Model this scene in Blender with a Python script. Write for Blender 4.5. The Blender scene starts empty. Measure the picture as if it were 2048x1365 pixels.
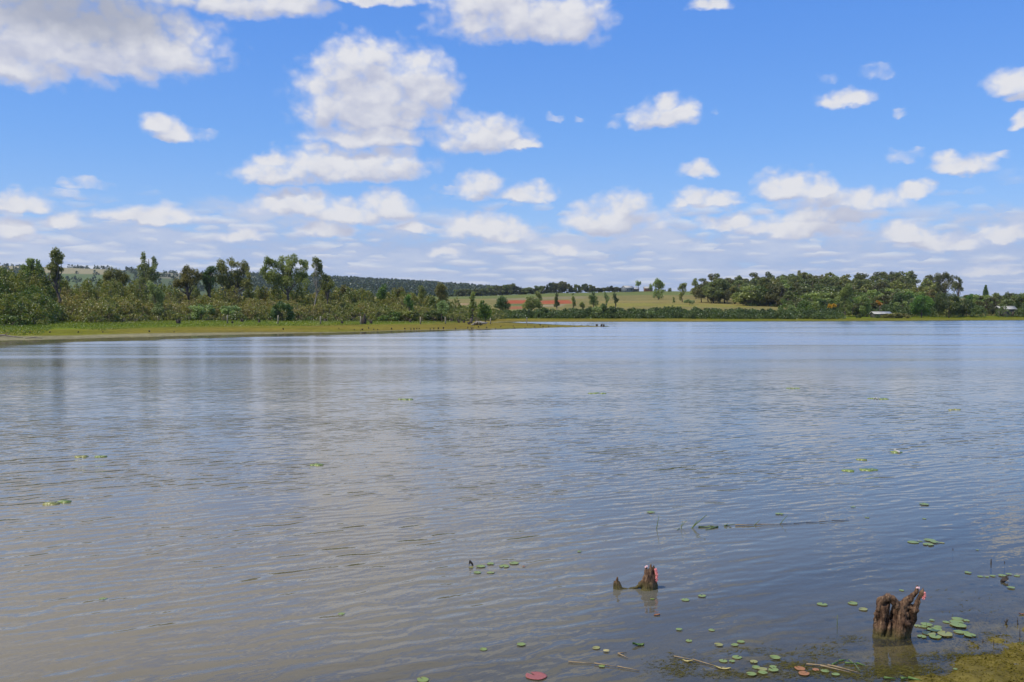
import bpy, bmesh, math, random
import numpy as np
from mathutils import Vector, noise as mnoise

sc = bpy.context.scene
COL = sc.collection
R = math.radians
# ------------------------------------------------------------------ camera
FPX, CAMH, HORIZ = 1820.0, 3.0, 620.0          # focal length in photo pixels, eye height, horizon row
PITCH = math.atan((682.5 - HORIZ) / FPX)
cam_d = bpy.data.cameras.new('camera'); cam = bpy.data.objects.new('camera', cam_d); COL.objects.link(cam)
cam_d.sensor_width = 36.0; cam_d.lens = 36.0 * FPX / 2048.0
cam_d.clip_start = 0.1; cam_d.clip_end = 30000
cam.location = (0, 0, CAMH); cam.rotation_euler = (R(90) - PITCH, 0, 0)
sc.camera = cam

# ------------------------------------------------------------------ sun, exposure
SUN_EL = R(58); SUN_AZ = R(-124)               # azimuth measured from +Y towards +X
sdir = Vector((math.sin(SUN_AZ) * math.cos(SUN_EL), math.cos(SUN_AZ) * math.cos(SUN_EL), math.sin(SUN_EL)))
sl = bpy.data.lights.new('sun', 'SUN'); sl.energy = 3.6; sl.angle = R(0.5); sl.color = (1.0, 0.95, 0.87)
so = bpy.data.objects.new('sun', sl); COL.objects.link(so); so.location = (0, 0, 60)
so.rotation_euler = sdir.to_track_quat('Z', 'Y').to_euler()
sc.view_settings.view_transform = 'Standard'; sc.view_settings.look = 'None'
sc.view_settings.exposure = 0.0; sc.view_settings.gamma = 1.0

# ------------------------------------------------------------------ node helper
class NT:
    def __init__(s, nt): s.nt = nt; s.N = nt.nodes; s.L = nt.links
    def _set(s, inp, v):
        if v is None: return
        if isinstance(v, bpy.types.NodeSocket): s.L.new(v, inp)
        else: inp.default_value = v
    def node(s, t, **kw):
        n = s.N.new(t)
        for k, v in kw.items(): setattr(n, k, v)
        return n
    def m(s, op, a, b=None, c=None, clamp=False):
        n = s.N.new('ShaderNodeMath'); n.operation = op; n.use_clamp = clamp
        for i, v in enumerate((a, b, c)): s._set(n.inputs[i], v)
        return n.outputs[0]
    def v(s, op, a, b=None, c=None, scale=None):
        n = s.N.new('ShaderNodeVectorMath'); n.operation = op
        for i, w in enumerate((a, b, c)): s._set(n.inputs[i], w)
        if scale is not None: s._set(n.inputs['Scale'], scale)
        return n.outputs['Value'] if op in ('DOT_PRODUCT', 'LENGTH', 'DISTANCE') else n.outputs['Vector']
    def xyz(s, a):
        n = s.N.new('ShaderNodeSeparateXYZ'); s._set(n.inputs[0], a); return n.outputs
    def comb(s, x=0.0, y=0.0, z=0.0):
        n = s.N.new('ShaderNodeCombineXYZ')
        for i, w in enumerate((x, y, z)): s._set(n.inputs[i], w)
        return n.outputs[0]
    def noise(s, vec, scale=1.0, detail=2.0, rough=0.5, dist=0.0, color=False, dim='3D'):
        n = s.N.new('ShaderNodeTexNoise'); n.noise_dimensions = dim
        s._set(n.inputs['Vector'], vec); s._set(n.inputs['Scale'], scale); s._set(n.inputs['Detail'], detail)
        s._set(n.inputs['Roughness'], rough); s._set(n.inputs['Distortion'], dist)
        return n.outputs['Color' if color else 'Fac']
    def ss(s, v, a, b, lo=0.0, hi=1.0):
        n = s.N.new('ShaderNodeMapRange'); n.interpolation_type = 'SMOOTHSTEP'
        for k, w in (('Value', v), ('From Min', a), ('From Max', b), ('To Min', lo), ('To Max', hi)): s._set(n.inputs[k], w)
        return n.outputs['Result']
    def mix(s, f, a, b, blend='MIX'):
        n = s.N.new('ShaderNodeMix'); n.data_type = 'RGBA'; n.blend_type = blend
        s._set(n.inputs['Factor'], f)
        for nm, w in (('A', a), ('B', b)):
            i = [q for q in n.inputs if q.name == nm and q.type == 'RGBA'][0]
            s._set(i, (*w, 1.0) if isinstance(w, tuple) and len(w) == 3 else w)
        return [q for q in n.outputs if q.type == 'RGBA'][0]
    def ramp(s, f, stops):
        n = s.N.new('ShaderNodeValToRGB'); e = n.color_ramp.elements
        while len(e) < len(stops): e.new(0.5)
        for q, (p, c) in zip(e, stops): q.position = p; q.color = (*c, 1.0)
        s._set(n.inputs[0], f); return n.outputs[0]
    def attr(s, name, out='Fac'):
        n = s.N.new('ShaderNodeAttribute'); n.attribute_name = name; return n.outputs[out]

def dir_az_el(px, py):
    u = (px - 1024) / FPX; w = (682.5 - py) / FPX
    d = Vector((u, math.cos(PITCH) + w * math.sin(PITCH), -math.sin(PITCH) + w * math.cos(PITCH)))
    return math.atan2(d.x, d.y), math.asin(d.z / d.length)

# ------------------------------------------------------------------ world: sky + clouds laid out by compass direction
world = bpy.data.worlds.new('World'); sc.world = world; world.use_nodes = True
W = NT(world.node_tree); W.N.clear()
BG = 0.1
sky = W.node('ShaderNodeTexSky', sky_type='NISHITA', sun_disc=False, sun_elevation=SUN_EL, sun_rotation=SUN_AZ % (2 * math.pi))
sky.air_density = 1.0; sky.dust_density = 0.6; sky.ozone_density = 2.0
tc = W.node('ShaderNodeTexCoord').outputs['Generated']
gd = W.v('NORMALIZE', tc)
gx, gy, gz = W.xyz(gd)
az = W.m('ARCTAN2', gx, gy); el = W.m('ARCSINE', gz)
P0 = W.comb(az, el, 0.0)
# (cx, cy, rx, ry[, faint]) in photo pixels, turned into azimuth / elevation here
CL = [(150,92,130,46),(70,25,250,110),(220,55,190,75),(330,95,88,50),(250,125,80,30),(62,132,72,34),(15,120,55,28),(470,-5,130,30),(575,4,80,26),(700,-8,130,14),
 (1035,20,140,50),(1130,30,85,48),(985,-15,100,40),(1150,58,40,24),(1418,6,42,13),
 (745,175,130,80),(690,125,62,42),(742,112,34,28),(820,140,58,40),(855,165,58,55),(650,190,40,60),(760,220,120,35),(745,268,118,26),
 (700,325,150,34),(560,345,84,24),(760,322,85,28),(545,318,34,14),
 (318,250,34,22),(345,268,40,17),(405,270,32,13,1),(960,268,88,34),(1000,262,50,24),(1040,290,36,10),
 (1325,225,60,26),(1332,200,26,16),(1360,222,38,16),(1110,236,24,8,1),(1158,238,18,7,1),(1232,243,24,11,1),(1428,226,16,7,1),
 (1662,156,30,10,1),(1750,143,40,17,1),(1698,192,54,15),(1797,228,20,12,1),(2025,158,48,22),(2050,180,30,16),(2044,243,18,16),
 (1812,315,46,14,1),(1918,328,52,20),(1998,316,32,8,1),(1398,338,32,16),(1575,368,62,26),(1640,372,34,22),(1680,400,105,24),(1650,428,110,18),
 (1410,397,64,18),(1490,404,24,8,1),(1225,432,88,36),(1180,438,40,28),(1255,410,48,26),(1350,430,36,14,1),(1830,380,35,15),
 (960,370,46,24),(1050,385,60,16),(900,380,40,7,1),(40,402,58,18),(165,367,60,12,1),(130,390,34,10,1),(590,405,88,24),(690,420,70,20),(770,412,56,28),(650,450,66,18),
 (300,428,90,18),(30,452,46,22),(120,440,30,12),(955,448,62,24),(1010,462,50,20),(1120,495,32,12),(1450,448,50,14),(1600,455,120,18),(1810,463,52,20),(1885,480,72,18),(2020,468,50,18),(1980,540,64,12),
 (890,500,34,10),(480,470,40,12),(820,455,40,10)]
blobs = []
for c in CL:
    a, e = dir_az_el(c[0], c[1]); s_ = math.cos(a) / FPX
    blobs.append((a, e, c[2] * s_ * 1.08, c[3] * s_ * 1.12, len(c) > 4))
rr = random.Random(5)                            # clouds beyond the picture's edges, on the same rules
for k in range(10):
    a = rr.choice([-1, 1]) * rr.uniform(0.62, 1.5); e = rr.uniform(0.05, 0.5)
    blobs.append((a, e, rr.uniform(.04, .14), rr.uniform(.02, .05), False))
for a, e, rx, ry in ((-0.33, 0.52, 0.26, 0.13), (0.08, 0.50, 0.14, 0.06), (-0.62, 0.66, 0.3, 0.14), (0.42, 0.66, 0.14, 0.07), (-0.1, 0.8, 0.35, 0.12), (-0.5, 0.4, 0.12, 0.06)):
    blobs.append((a, e, rx, ry, False))
def cloud_group(sel):
  gw = bpy.data.node_groups.new('cloud_field', 'ShaderNodeTree')
  gw.interface.new_socket('P', in_out='INPUT', socket_type='NodeSocketVector')
  gw.interface.new_socket('D', in_out='OUTPUT', socket_type='NodeSocketFloat')
  G = NT(gw); gi = G.node('NodeGroupInput'); go = G.node('NodeGroupOutput')
  q = G.xyz(gi.outputs[0]); pv = G.comb(q[0], q[1], q[1])
  D = None
  for a, e, rx, ry, faint in sel:
    e0 = e - .42 * ry; rt = 1.40 * ry; rbm = .62 * ry; rx *= 1.06
    k = G.v('MULTIPLY_ADD', pv, (1 / rx, 1 / rt, -1 / rbm), (-a / rx, -e0 / rt, e0 / rbm))
    k = G.v('MAXIMUM', k, (-99, 0.93 if faint else 0.0, 0.0))
    k = G.v('DOT_PRODUCT', k, k)
    D = k if D is None else G.m('SMOOTH_MIN', D, k, 0.25)
  G.L.new(D, go.inputs[0]); return gw
GW_ALL = cloud_group(blobs); GW_BIG = cloud_group([b for b in blobs if b[2] * b[3] > 0.00022 and b[0] > -0.62 and b[0] < 0.62])
def field(P, gw=None):
    n = W.node('ShaderNodeGroup'); n.node_tree = gw or GW_ALL; W.L.new(P, n.inputs[0]); return n.outputs[0]
n1 = W.noise(W.v('MULTIPLY', P0, (1, 1.5, 1)), 26.0, 4.0, 0.55, color=True)
n1 = W.v('SUBTRACT', n1, (0.5, 0.5, 0.5))
Pw = W.v('MULTIPLY_ADD', n1, (0.022, 0.026, 0.0), P0)
n2 = W.noise(W.v('MULTIPLY', P0, (1, 1.35, 1)), 48.0, 4.0, 0.55)
def puff(P, sc):
    v_ = W.node('ShaderNodeTexVoronoi'); v_.voronoi_dimensions = '2D'; W.L.new(P, v_.inputs['Vector']); v_.inputs['Scale'].default_value = sc; v_.inputs['Detail'].default_value = 1.0
    return W.m('SUBTRACT', 1.0, v_.outputs['Distance'])
Pv = W.v('MULTIPLY_ADD', W.v('SUBTRACT', W.noise(P0, 60.0, 2.0, .5, color=True), (.5, .5, .5)), (.02, .02, 0), W.v('MULTIPLY', P0, (1, 1.3, 1)))
pf = puff(Pv, 42.0)
n2 = W.m('MULTIPLY_ADD', n2, 0.55, W.m('MULTIPLY', pf, 0.37))
D1 = field(Pw)
D2 = field(W.v('ADD', Pw, (-0.004, 0.015, 0.0)), GW_BIG)
dens = W.m('SUBTRACT', 1.42, D1)
r1_ = W.noise(W.v('MULTIPLY', Pw, (1, 1.5, 1)), 30.0, 3.0, 0.5)
r2_ = W.noise(W.v('MULTIPLY_ADD', Pw, (1, 1.5, 1), (-0.004, 0.014, 0)), 30.0, 3.0, 0.5)
dens = W.m('MULTIPLY_ADD', W.m('SUBTRACT', n2, 0.5), 1.9, dens)
alpha = W.ss(dens, -0.20, 1.15)
# low band of far, flat, overlapping cumulus, sizes shrinking towards the horizon
invel = W.m('DIVIDE', 0.05, W.m('MAXIMUM', W.m('ADD', el, 0.012), 0.01))
bp = W.comb(W.m('MULTIPLY', az, 13.0), W.m('MULTIPLY', W.m('LOGARITHM', W.m('MAXIMUM', W.m('ADD', el, 0.05), 0.001), 2.718), 4.6), 3.1)
bn = W.noise(bp, 1.0, 5.0, 0.62)
elw = W.m('LOGARITHM', W.m('MAXIMUM', W.m('ADD', el, 0.035), 0.001), 2.718)
def puffs(sx, sy, thr, off):
    w_ = W.v('SUBTRACT', W.noise(W.comb(W.m('MULTIPLY', az, sx * 1.6), W.m('MULTIPLY', elw, sy * 1.6), off), 1.0, 3.0, .6, color=True), (.5, .5, .5))
    b_ = W.v('MULTIPLY_ADD', w_, (.9, .7, 0), W.comb(W.m('MULTIPLY', az, sx), W.m('MULTIPLY', elw, sy), 0.0))
    b_ = W.v('ADD', b_, (off, off, 0))
    v_ = W.node('ShaderNodeTexVoronoi'); v_.voronoi_dimensions = '2D'; W.L.new(b_, v_.inputs['Vector']); v_.inputs['Scale'].default_value = 1.0
    dy = W.xyz(W.v('SUBTRACT', b_, v_.outputs['Position']))[1]
    on = W.m('GREATER_THAN', W.xyz(v_.outputs['Color'])[0], thr)
    ds = W.m('ADD', v_.outputs['Distance'], W.m('MULTIPLY', W.m('MAXIMUM', W.m('MULTIPLY', dy, -1.0), 0.0), 1.2))
    a_ = W.m('MULTIPLY', W.ss(ds, 0.56, 0.16), on)
    return a_, W.ss(dy, -0.12, 0.30)
pa1, ps1 = puffs(17.0, 6.5, 0.42, 3.3)
pa2, ps2 = puffs(34.0, 11.0, 0.45, 8.7)
wide = W.noise(W.comb(W.m('MULTIPLY', az, 3.0), 0.0, 7.7), 1.0, 1.0)
top = W.m('MULTIPLY_ADD', wide, 0.09, 0.060)
lowm = W.ss(W.m('DIVIDE', el, top), 1.25, 0.5)
band = W.ss(W.m('MULTIPLY_ADD', lowm, 0.46, bn), 0.62, 0.92)
band = W.m('MULTIPLY', band, W.ss(el, 0.16, 0.09))
band = W.m('MULTIPLY', band, 0.9)
# colours (divided by the background strength)
def k_(c): return tuple(x / BG for x in c)
sh = W.m('SUBTRACT', D2, D1)
lit = W.m('MULTIPLY_ADD', W.m('ADD', W.m('SUBTRACT', r1_, r2_), W.m('MULTIPLY', W.m('SUBTRACT', pf, .55), .16)), 1.15, W.m('MULTIPLY', W.m('MINIMUM', sh, 0.5), 1.1))
lit = W.ss(W.m('MULTIPLY_ADD', W.m('SUBTRACT', n2, 0.5), 0.5, lit), -0.68, 0.66)
gdist = W.v('LENGTH', W.v('MULTIPLY', W.v('SUBTRACT', Pw, (dir_az_el(170, 18)[0], dir_az_el(170, 18)[1], 0)), (1 / 0.115, 1 / 0.033, 0)))
ccol = W.mix(lit, k_((0.50, 0.53, 0.67)), k_((0.80, 0.80, 0.83)))
ccol = W.mix(W.ss(alpha, 1.0, 0.45, 0.0, 0.5), ccol, k_((0.62, 0.66, 0.84)))
bcol = W.mix(W.ss(bn, .35, .7), k_((0.40, 0.50, 0.74)), k_((0.56, 0.62, 0.78)))
high = W.ss(W.m('ADD', W.noise(W.v('MULTIPLY', P0, (1, 1.6, 1)), 8.0, 5.0, 0.6), W.m('MULTIPLY', az, -0.20)), 0.42, 0.54)
high = W.m('MULTIPLY', high, W.ss(el, 0.335, 0.42))
skyc = W.mix(1.0, sky.outputs[0], (0.92, 1.18, 1.62), 'MULTIPLY')
g1 = W.ss(el, 0.0, 0.20)
skyc = W.mix(0.62, skyc, W.mix(W.ss(el, 0.0, 0.36), W.mix(g1, k_((0.45, 0.60, 0.88)), k_((0.23, 0.50, 0.92))), k_((0.085, 0.30, 0.90))))
c1 = W.mix(band, skyc, bcol)
pm = W.m('MULTIPLY', W.ss(W.m('MULTIPLY_ADD', W.m('SUBTRACT', bn, .5), .10, el), 0.125, 0.085), W.ss(el, -0.005, 0.03, 0.35, 1.0))
c1 = W.mix(W.m('MULTIPLY', W.m('MULTIPLY', pa2, pm), .60), c1, W.mix(ps2, k_((0.50, 0.57, 0.76)), k_((0.76, 0.78, 0.83))))
c1 = W.mix(W.m('MULTIPLY', W.m('MULTIPLY', pa1, pm), .75), c1, W.mix(ps1, k_((0.50, 0.56, 0.74)), k_((0.80, 0.82, 0.86))))
ccol = W.mix(W.m('MULTIPLY', W.ss(W.m('ADD', gdist, W.m('MULTIPLY', n2, .4)), 1.45, 0.5), .85), ccol, k_((0.36, 0.39, 0.49)))
hz = W.m('MULTIPLY', W.ss(el, 0.10, 0.0), 0.30)
ccol = W.mix(hz, ccol, k_((0.55, 0.63, 0.80)))
c1 = W.mix(W.m('MULTIPLY', high, 0.92), c1, W.mix(n2, k_((0.46, 0.48, 0.54)), k_((0.80, 0.80, 0.80))))
c2 = W.mix(W.m('MULTIPLY', alpha, 0.97), c1, ccol)
# below the horizon: plain dim colour (never seen, hidden by the ground)
bg = W.node('ShaderNodeBackground'); W.L.new(c2, bg.inputs[0]); bg.inputs[1].default_value = BG
wo = W.node('ShaderNodeOutputWorld'); W.L.new(bg.outputs[0], wo.inputs[0])

# ------------------------------------------------------------------ object helpers
def tag(o, label=None, cat=None, group=None, kind=None):
    if label: o['label'] = label
    if cat: o['category'] = cat
    if group: o['group'] = group
    if kind: o['kind'] = kind
    return o
def empty(name, loc, rz=0.0):
    o = bpy.data.objects.new(name, None); COL.objects.link(o); o.location = loc; o.rotation_euler = (0, 0, rz)
    o.empty_display_size = 0.1; return o
def mk(name, V, Fs, mat, parent=None, tint=None, color=None, smooth=False, floats=None):
    V = np.asarray(V, dtype=np.float32)
    if isinstance(Fs, np.ndarray): Fs = [Fs]
    Fs = [np.asarray(f, dtype=np.int32) for f in Fs if len(f)]
    me = bpy.data.meshes.new(name)
    me.vertices.add(len(V)); me.vertices.foreach_set('co', V.ravel())
    idx = np.concatenate([f.ravel() for f in Fs]); me.loops.add(len(idx)); me.loops.foreach_set('vertex_index', idx)
    tot = np.concatenate([np.full(len(f), f.shape[1], dtype=np.int32) for f in Fs])
    st = np.concatenate([[0], np.cumsum(tot)[:-1]]).astype(np.int32)
    me.polygons.add(len(tot)); me.polygons.foreach_set('loop_start', st)
    if smooth: me.polygons.foreach_set('use_smooth', np.ones(len(tot), dtype=bool))
    fl = dict(floats or {})
    if tint is not None: fl['tint'] = tint
    for k, a in fl.items():
        at = me.attributes.new(k, 'FLOAT', 'POINT'); at.data.foreach_set('value', np.asarray(a, dtype=np.float32))
    if color is not None:
        at = me.attributes.new('albedo', 'FLOAT_COLOR', 'POINT')
        c4 = np.ones((len(V), 4), dtype=np.float32); c4[:, :3] = color
        at.data.foreach_set('color', c4.ravel())
    me.update(calc_edges=True); me.validate()
    if mat: me.materials.append(mat)
    o = bpy.data.objects.new(name, me); COL.objects.link(o)
    if parent: o.parent = parent
    return o

class Geo:                                       # accumulates verts / quads / tris
    def __init__(s): s.V = []; s.Q = []; s.T = []; s.n = 0; s.t = []
    def add(s, V, Q=None, T=None, t=0.5):
        V = np.asarray(V, dtype=float).reshape(-1, 3)
        if Q is not None and len(Q): s.Q.append(np.asarray(Q) + s.n)
        if T is not None and len(T): s.T.append(np.asarray(T) + s.n)
        s.V.append(V); s.t.append(np.full(len(V), t) if np.isscalar(t) else np.asarray(t)); s.n += len(V)
    def build(s, name, mat, parent=None, **kw):
        F = []
        if s.Q: F.append(np.concatenate(s.Q))
        if s.T: F.append(np.concatenate(s.T))
        return mk(name, np.concatenate(s.V), F, mat, parent, tint=np.concatenate(s.t), **kw)
    def tube(s, P, rad, k=6, t=0.5, cap=True):
        P = np.asarray(P, dtype=float); n = len(P); rad = np.broadcast_to(rad, n)
        d = np.gradient(P, axis=0); d /= np.linalg.norm(d, axis=1)[:, None] + 1e-9
        m = np.abs(d.mean(0)); ref = np.array([1., 0, 0]) if m[0] < 0.6 * np.linalg.norm(m) else np.array([0, 1., 0])
        a = np.cross(d, ref); a /= np.linalg.norm(a, axis=1)[:, None] + 1e-9; b = np.cross(d, a)
        th = np.arange(k) * 2 * math.pi / k
        V = P[:, None] + rad[:, None, None] * (np.cos(th)[None, :, None] * a[:, None] + np.sin(th)[None, :, None] * b[:, None])
        V = V.reshape(-1, 3); i = np.arange(n - 1)[:, None] * k; j = np.arange(k)[None, :]; j2 = (j + 1) % k
        Q = np.stack([i + j, i + j2, i + k + j2, i + k + j], -1).reshape(-1, 4)
        T = []
        if cap:
            V = np.concatenate([V, P[:1], P[-1:]]); c0, c1 = n * k, n * k + 1
            for q_ in range(k): T.append((c0, (q_ + 1) % k, q_)); T.append((c1, (n - 1) * k + q_, (n - 1) * k + (q_ + 1) % k))
        s.add(V, Q, T, t)
    def box(s, c, d, t=0.5, rz=0.0):
        c = np.array(c, float); d = np.array(d, float) / 2
        V = np.array([(x, y, z) for x in (-1, 1) for y in (-1, 1) for z in (-1, 1)]) * d
        if rz: V = V @ np.array([[math.cos(rz), math.sin(rz), 0], [-math.sin(rz), math.cos(rz), 0], [0, 0, 1]])
        s.add(V + c, [(0, 1, 3, 2), (4, 6, 7, 5), (0, 4, 5, 1), (2, 3, 7, 6), (0, 2, 6, 4), (1, 5, 7, 3)], t=t)

def leaves(C, size, rng, asp=0.6):
    N = len(C); a = rng.normal(size=(N, 3)); a /= np.linalg.norm(a, axis=1)[:, None]
    b = np.cross(a, rng.normal(size=(N, 3))); b /= np.linalg.norm(b, axis=1)[:, None] + 1e-9
    s = (size * rng.uniform(0.6, 1.4, N))[:, None]; a *= s * 0.5; b = b * s * 0.5 * asp
    V = np.stack([C - a, C - b, C + a, C + b], 1).reshape(-1, 3)      # diamond leaf clumps
    return V, np.arange(4 * N).reshape(N, 4)

# ------------------------------------------------------------------ materials
def new_mat(name):
    m = bpy.data.materials.new(name); m.use_nodes = True; n = NT(m.node_tree); n.N.clear()
    return m, n, n.node('ShaderNodeOutputMaterial')
def leaf_mat(name, c_dark, c_mid, c_light, vary=0.35, trans=0.36):
    m, n, o = new_mat(name)
    t = n.attr('tint'); ri = n.node('ShaderNodeObjectInfo').outputs['Random']
    c = n.ramp(t, [(0.0, c_dark), (0.5, c_mid), (1.0, c_light)])
    hs = n.node('ShaderNodeHueSaturation'); n.L.new(c, hs.inputs['Color'])
    n.L.new(n.m('MULTIPLY_ADD', ri, 0.05, 0.475), hs.inputs['Hue']); n.L.new(n.m('MULTIPLY_ADD', ri, vary, 1.0 - vary / 2), hs.inputs['Value'])
    d = n.node('ShaderNodeBsdfDiffuse'); n.L.new(hs.outputs[0], d.inputs[0])
    tr = n.node('ShaderNodeBsdfTranslucent'); n.L.new(n.mix(1.0, hs.outputs[0], (1.1, 1.25, 0.55), 'MULTIPLY'), tr.inputs[0])
    gl = n.node('ShaderNodeBsdfGlossy'); gl.inputs['Roughness'].default_value = 0.45; gl.inputs[0].default_value = (0.9, 0.95, 1, 1)
    mx = n.node('ShaderNodeMixShader'); mx.inputs[0].default_value = trans; n.L.new(d.outputs[0], mx.inputs[1]); n.L.new(tr.outputs[0], mx.inputs[2])
    m2 = n.node('ShaderNodeMixShader'); m2.inputs[0].default_value = 0.045; n.L.new(mx.outputs[0], m2.inputs[1]); n.L.new(gl.outputs[0], m2.inputs[2])
    n.L.new(m2.outputs[0], o.inputs[0]); return m
def plain(name, c1, c2, scale=8.0, rough=0.8, stretch=(1, 1, 1), bump=0.0, spec=0.3, c3=None):
    m, n, o = new_mat(name)
    tcn = n.node('ShaderNodeTexCoord').outputs['Object']; v = n.v('MULTIPLY', tcn, stretch)
    f = n.noise(v, scale, 5.0, 0.6); c = n.ramp(f, [(0.32, c1), (0.68, c2)] if c3 is None else [(0.3, c1), (0.52, c2), (0.7, c3)])
    p = n.node('ShaderNodeBsdfPrincipled'); n.L.new(c, p.inputs['Base Color']); p.inputs['Roughness'].default_value = rough
    p.inputs['Specular IOR Level'].default_value = spec
    if bump:
        b = n.node('ShaderNodeBump'); b.inputs['Distance'].default_value = bump; n.L.new(n.noise(v, scale * 2.5, 5.0, 0.65), b.inputs['Height'])
        n.L.new(b.outputs[0], p.inputs['Normal'])
    n.L.new(p.outputs[0], o.inputs[0]); return m
M = {}
M['euc'] = leaf_mat('eucalyptus_leaf', (0.114, 0.146, 0.038), (0.243, 0.283, 0.071), (0.425, 0.443, 0.123))
M['euc_grey'] = leaf_mat('grey_green_leaf', (0.133, 0.171, 0.061), (0.267, 0.309, 0.109), (0.436, 0.458, 0.178))
M['olive'] = leaf_mat('olive_brown_leaf', (0.12, 0.123, 0.035), (0.239, 0.223, 0.059), (0.368, 0.334, 0.095))
M['wood'] = leaf_mat('wood_leaf', (0.071, 0.083, 0.027), (0.152, 0.166, 0.048), (0.266, 0.249, 0.078), vary=0.55)
M['green'] = leaf_mat('fresh_green_leaf', (0.063, 0.11, 0.018), (0.124, 0.201, 0.03), (0.231, 0.336, 0.047))
M['dark'] = leaf_mat('dark_green_leaf', (0.038, 0.064, 0.016), (0.087, 0.128, 0.029), (0.155, 0.201, 0.046))
M['scrub'] = leaf_mat('scrub_leaf', (0.106, 0.145, 0.022), (0.244, 0.223, 0.044), (0.339, 0.241, 0.09))
M['belt'] = leaf_mat('belt_leaf', (0.051, 0.079, 0.019), (0.094, 0.136, 0.03), (0.153, 0.193, 0.045))
M['yellow'] = leaf_mat('yellow_blossom', (0.35, 0.20, 0.01), (0.55, 0.33, 0.015), (0.7, 0.45, 0.02), vary=0.1)
M['far'] = leaf_mat('far_pine_leaf', (0.031, 0.047, 0.017), (0.056, 0.076, 0.024), (0.098, 0.113, 0.037))
M['grass'] = leaf_mat('grass_blade', (0.12, 0.16, 0.004), (0.175, 0.19, 0.010), (0.23, 0.20, 0.03), vary=0.0)
M['bark'] = plain('tree_bark', (0.06, 0.045, 0.035), (0.17, 0.14, 0.11), 3.0, 0.9, (1, 1, .3))
M['palebark'] = plain('pale_bark', (0.14, 0.12, 0.095), (0.34, 0.31, 0.26), 2.0, 0.85, (1, 1, .3))
M['twig'] = plain('grey_twig', (0.13, 0.105, 0.08), (0.27, 0.23, 0.185), 3.0, 0.9)
M['post'] = plain('weathered_post', (0.20, 0.17, 0.11), (0.40, 0.35, 0.26), 5.0, 0.9, (1, 1, .3))
M['deadwood'] = plain('dead_dark_wood', (0.025, 0.02, 0.017), (0.09, 0.07, 0.055), 6.0, 0.85)

# ------------------------------------------------------------------ terrain
def WP(px, py, z=0.0):                            # photo pixel -> point on the level plane z
    u = (px - 1024) / FPX; w = (682.5 - py) / FPX
    d = np.array([u, math.cos(PITCH) + w * math.sin(PITCH), -math.sin(PITCH) + w * math.cos(PITCH)])
    t = (z - CAMH) / d[2]; return np.array([0, 0, CAMH]) + d * t
shore_px = [(-900,722),(-300,698),(0,682),(130,679),(260,675),(390,672),(520,669),(700,665),(800,661.8),(900,660),(1000,657.8),(1100,655.8),
 (1150,654.9),(1218,653.5),(1190,652.2),(1100,649.6),(1050,647.6),(1012,646.2),(992,645.2),(1012,643.9),(1100,643.5),(1320,643),(1640,642.2),(1750,641.7),(2048,640),(2400,640),(2900,643)]
LAKE = [tuple(WP(a, b)[:2]) for a, b in shore_px] + [(300, 140), (90, 50), (30, 23), (9, 11.2), (5.8, 8.8), (4.5, 7.95), (3.55, 7.3), (2.9, 6.75), (1.8, 5.7), (-2, 4.4), (-6, 3.0), (-60, -10), (-150, 15)]
LAKE = np.array(LAKE)
NEARSEG = len(shore_px) + 1
def shore_dist(x, y):                             # signed: + on land, - over water; also index of nearest segment
    x = np.asarray(x, float); y = np.asarray(y, float)
    best = np.full(x.shape, 1e9); seg = np.zeros(x.shape, int); inside = np.zeros(x.shape, bool)
    n = len(LAKE)
    for i in range(n):
        ax, ay = LAKE[i]; bx, by = LAKE[(i + 1) % n]
        dx, dy = bx - ax, by - ay; t = np.clip(((x - ax) * dx + (y - ay) * dy) / (dx * dx + dy * dy), 0, 1)
        d = np.hypot(x - ax - t * dx, y - ay - t * dy); mm = d < best; best = np.where(mm, d, best); seg = np.where(mm, i, seg)
        c = ((ay > y) != (by > y)); xi = (bx - ax) * (y - ay) / ((by - ay) if by != ay else 1e-9) + ax
        inside ^= c & (x < xi)
    return np.where(inside, -best, best), seg
def vnoise(x, y, s, seed=0):                      # smooth value noise
    x = np.asarray(x) / s + seed * 17.3; y = np.asarray(y) / s - seed * 9.1
    xi = np.floor(x).astype(int); yi = np.floor(y).astype(int); fx = x - xi; fy = y - yi
    fx = fx * fx * (3 - 2 * fx); fy = fy * fy * (3 - 2 * fy)
    def h(a, b):
        v = np.sin(a * 127.1 + b * 311.7 + seed) * 43758.5453; return v - np.floor(v)
    return (h(xi, yi) * (1 - fx) + h(xi + 1, yi) * fx) * (1 - fy) + (h(xi, yi + 1) * (1 - fx) + h(xi + 1, yi + 1) * fx) * fy
def az_px(x, y): return 1024 + FPX * np.where(y > 1, x / np.maximum(y, 1), np.sign(x) * 3)
NR = ([-2000, 900, 960, 1000, 1100, 1240, 1300, 1400, 1700, 2048, 3000], [594, 594, 593, 592, 588, 585, 583.5, 584, 592, 602, 605])
FR = ([-2500, -500, 0, 130, 250, 400, 500, 660, 800, 900, 1000, 1200, 3000], [540, 531, 536, 540, 545, 553.5, 556, 562.5, 569, 575, 583, 592, 600])
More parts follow.
